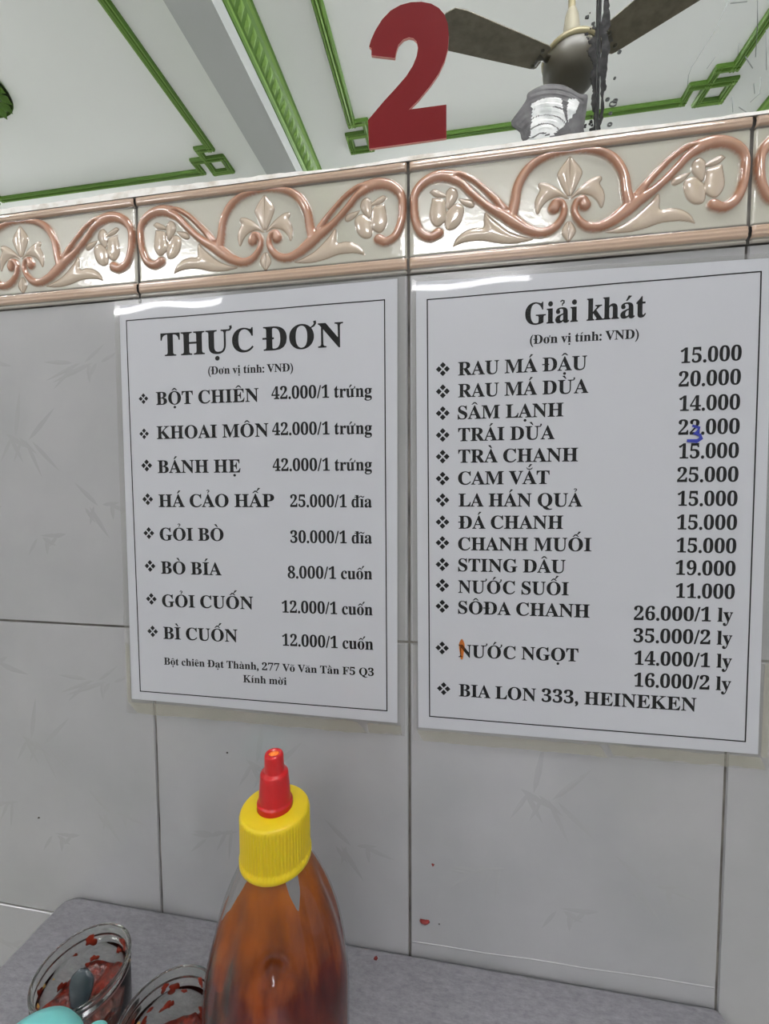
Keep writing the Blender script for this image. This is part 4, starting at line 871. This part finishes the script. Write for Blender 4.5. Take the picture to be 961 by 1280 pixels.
for r, z in prc:
    for i in range(n):
        rib = (.0002, .0002, -.0004, -.0004)[i % 4] if .1560 < z < .1765 else 0
        a = 2 * math.pi * i / n; vs.append(((r + rib) * math.cos(a), (r + rib) * math.sin(a), z))
b.add(vs, [(j * n + i, j * n + (i + 1) % n, (j + 1) * n + (i + 1) % n, (j + 1) * n + i) for j in range(len(prc) - 1) for i in range(n)])
for i, f in enumerate(b.f): b.sm[i] = True
cap = b.build('screw_cap', M_yellow, bt, fix=False)
b = MB(); b.lathe([(.0084, .1782), (.0087, .1785), (.0087, .1788), (.0087, .1812), (.0086, .1816), (.0079, .1820), (.0078, .1824), (.0075, .187), (.0069, .1945), (.0068, .1955), (.0065, .1962), (.0051, .1967), (.0049, .1971), (.0047, .2005), (.0046, .2045), (.0042, .2056), (.0028, .2058), (.0026, .2046), (.0, .2044)], (0, 0, 0), 48)
nz = b.build('nozzle', M_redcap, cap)
b = MB(); b.lathe([(.0027, .2050), (.0014, .2058), (0, .2060)], (0, 0, 0), 20); b.build('sauce_residue', M_orange, nz)

# ================================================================== glass jars of chili paste with spoons
def jar(x, y, r, h, label, seed, level):
    t = thing('glass_jar', (x, y, TOP), label, 'jar', 'glass jars of chili paste'); t_ = .0017
    o_ = [(0, 0), (r * .80, 0), (r * .92, .0015), (r * .97, .005), (r * .97, h - .014), (r * .93, h - .0115), (r * .93, h - .0095), (r * .985, h - .0085), (r * .985, h - .0072), (r * .935, h - .0062), (r * .935, h - .0048), (r * .99, h - .0036), (r, h - .0020), (r * .99, h - .0004), (r * .965, h)]
    i_ = [(r * .935, h - .0004), (r * .915, h - .002), (r * .90, h - .0065), (r * .87, h - .011), (r * .905, h - .016), (r * .905, .007), (r * .82, .0032), (0, .0028)]
    b = MB(); b.lathe(o_ + i_, (0, 0, 0), 64); b.build('jar_glass', M_glass, t)
    rr = random.Random(seed); b = MB(); n = 40; vs = [(0, 0, level + .001)]; fs = []
    rings = 9; R0 = r * .895
    for j in range(1, rings + 1):
        for i in range(n):
            a = 2 * math.pi * i / n; q = R0 * j / rings
            z = level + .0028 * math.sin(q * 420 + 2.2 * math.sin(a * 2 + seed)) * math.cos(a * 3 + seed) + rr.uniform(-.0009, .0009) + .0035 * (j / rings) ** 3
            vs.append((q * math.cos(a), q * math.sin(a), z))
    fs += [(0, 1 + i, 1 + (i + 1) % n) for i in range(n)]
    for j in range(rings - 1):
        for i in range(n): fs.append((1 + j * n + i, 1 + (j + 1) * n + i, 1 + (j + 1) * n + (i + 1) % n, 1 + j * n + (i + 1) % n))
    o2 = len(vs)
    for i in range(n): a = 2 * math.pi * i / n; vs.append((R0 * .97 * math.cos(a), R0 * .97 * math.sin(a), .0075))
    for i in range(n): fs.append((1 + (rings - 1) * n + i, o2 + i, o2 + (i + 1) % n, 1 + (rings - 1) * n + (i + 1) % n))
    fs.append(tuple(o2 + i for i in reversed(range(n)))); b.add(vs, fs, 0, True)
    b.build('chili_paste', M_paste, t)
    # smears and seeds clinging to the inner wall
    b = MB()
    for k in range(38):
        a0 = rr.uniform(0, 2 * math.pi); z0 = rr.uniform(level, h - .010) if k < 29 else rr.uniform(h - .016, h - .006); s = rr.uniform(.0014, .0046); m = 24; pts = []; f1, f2, f3 = (rr.uniform(0, 6.28) for _ in range(3)); ea = rr.uniform(.6, 1.7)
        mi = 1 if k % 4 == 3 else 0
        if mi: s *= .42
        for q in range(m):
            th = 2 * math.pi * q / m; k_ = .8 + .22 * math.sin(2 * th + f1) + .16 * math.sin(3 * th + f2) + .10 * math.sin(5 * th + f3)
            pts.append((a0 + s * k_ * math.cos(th) / r * ea, max(level - .002, min(h - .004, z0 + s * k_ * .9 * math.sin(th)))))
        ri = r * .895; vs = [(ri * math.cos(a), ri * math.sin(a), z) for a, z in pts] + [((ri - .0013) * math.cos(a0), (ri - .0013) * math.sin(a0), z0)]
        b.add(vs, [(q, (q + 1) % m, m) for q in range(m)], mi, True)
    b.build('chili_smear', [M_smearpaste, M_seed], t, fix=False)
    return t
jar(-.1903, -.0805, .0255, .050, 'open glass jar of chili paste nearest the left end of the steel table', 3, .021)
jar(-.1222, -.0952, .0263, .050, 'open glass jar of chili paste between the other jar and the sauce bottle', 8, .015)
def spoon(x, y, z, tilt, az, L, label):
    t = thing('spoon', (x, y, z), label, 'spoon', 'spoons standing in the chili jars')
    Q = Matrix.Rotation(az, 4, 'Z') @ Matrix.Rotation(tilt, 4, 'Y')
    b = MB(); pts = []; n = 16; vs = []; fs = []
    prof = [(0, .0052, .0012), (.006, .0068, .0013), (.012, .0064, .0013), (.018, .0036, .0014), (.026, .0030, .0015), (L - .018, .0044, .0016), (L - .010, .0072, .0019), (L - .004, .0070, .0018), (L, .0028, .001)]
    for (u, w, th) in [tuple(p) for p in smooth_path(prof, 4)]:
        for k in range(n):
            a = 2 * math.pi * k / n; dip = .0022 * math.exp(-((u - .008) / .007) ** 2) * (1 - abs(math.cos(a)) ** 2)
            vs.append((th * math.sin(a) - dip, w * math.cos(a), u))
    m = len(vs) // n
    fs = [(j * n + k, j * n + (k + 1) % n, (j + 1) * n + (k + 1) % n, (j + 1) * n + k) for j in range(m - 1) for k in range(n)] + [tuple(range(n - 1, -1, -1)), tuple((m - 1) * n + k for k in range(n))]
    b.add(vs, fs, 0, True); o = b.build('handle_and_bowl', M_spoon, t); o.data.transform(Q); return t
spoon(-.1885, -.0915, TOP + .0125, R(19), R(97), .036, 'dark grey spoon standing in the jar at the left end of the table')
spoon(-.1120, -.0960, TOP + .009, R(20), R(20), .036, 'dark grey spoon standing in the jar beside the sauce bottle')

# ================================================================== turquoise tub in the corner
tt = thing('plastic_tub', (-.172, -.1295, TOP), 'turquoise plastic tub with domed lid, at the front left beside the jars', 'tub')
b = MB(); b.lathe([(.0, 0), (.019, 0), (.0205, .002), (.0222, .052)], (0, 0, 0), 48); b.build('tub_body', M_teal, tt)
b = MB(); b.lathe([(.0232, .048), (.0236, .0495), (.0232, .058), (.0205, .064), (.015, .0678), (.008, .0696), (0, .07)], (0, 0, 0), 48); ld = b.build('lid', M_teal, tt)
b = MB(); b.lathe([(.0, -.006), (.005, -.006), (.006, -.003), (.006, .002), (.004, .0045), (0, .0052)], (.0195, .0185, .053), 24); b.build('latch_knob', M_teal, ld)

# ================================================================== dried bits of chili
def bit(name, x, z, s, m, label, cat, seed, y=0.0, table=False, yt=0):
    rr = random.Random(seed); n = 10; ring = []
    for k in range(n): a = 2 * math.pi * k / n; q = s * rr.uniform(.55, 1.15); ring.append((q * math.cos(a), q * .8 * math.sin(a)))
    hgt = min(s * .5, .0012); b = MB()
    if table:
        vs = [(u, v, 0) for u, v in ring] + [(u * .6, v * .6, hgt) for u, v in ring] + [(0, 0, hgt * 1.2)]; loc = (x, yt, TOP)
    else:
        vs = [(u, 0, v) for u, v in ring] + [(u * .6, -hgt, v * .6) for u, v in ring] + [(0, -hgt * 1.2, 0)]; loc = (x, y, Z0 + z)
    b.add(vs, [(i, (i + 1) % n, n + (i + 1) % n, n + i) for i in range(n)] + [(n + i, n + (i + 1) % n, 2 * n) for i in range(n)] + [tuple(reversed(range(n)))], 0, True)
    return tag(b.build(name, m, loc=loc), label, cat)
bit('chili_flake', .0106, -.4536, .0036, M_flake, 'larger dried red chili flake stuck low on the tile right of the grout line', 'chili flake', 2)
bit('chili_flake', .0166, -.4098, .0015, M_flake, 'tiny dried red chili flake on the tile, above the larger flake', 'chili flake', 3)
bit('chili_flake', -.0235, 0, .0020, M_flake, 'dried red chili flake lying on the steel table right of the bottle', 'chili flake', 4, table=True, yt=-.0075)
bit('dirt_speck', -.1395, -.343, .0009, M_speck, 'dark speck on the tile above the sauce bottle, left of its nozzle', 'speck', 5)
bit('dirt_speck', -.3122, -.4165, .0011, M_speck, 'dark speck on the leftmost tile, above the end of the steel table', 'speck', 6)
bit('dirt_speck', .0212, -.4536, .0008, M_speck, 'faint dark speck beside the larger chili flake', 'speck', 7)
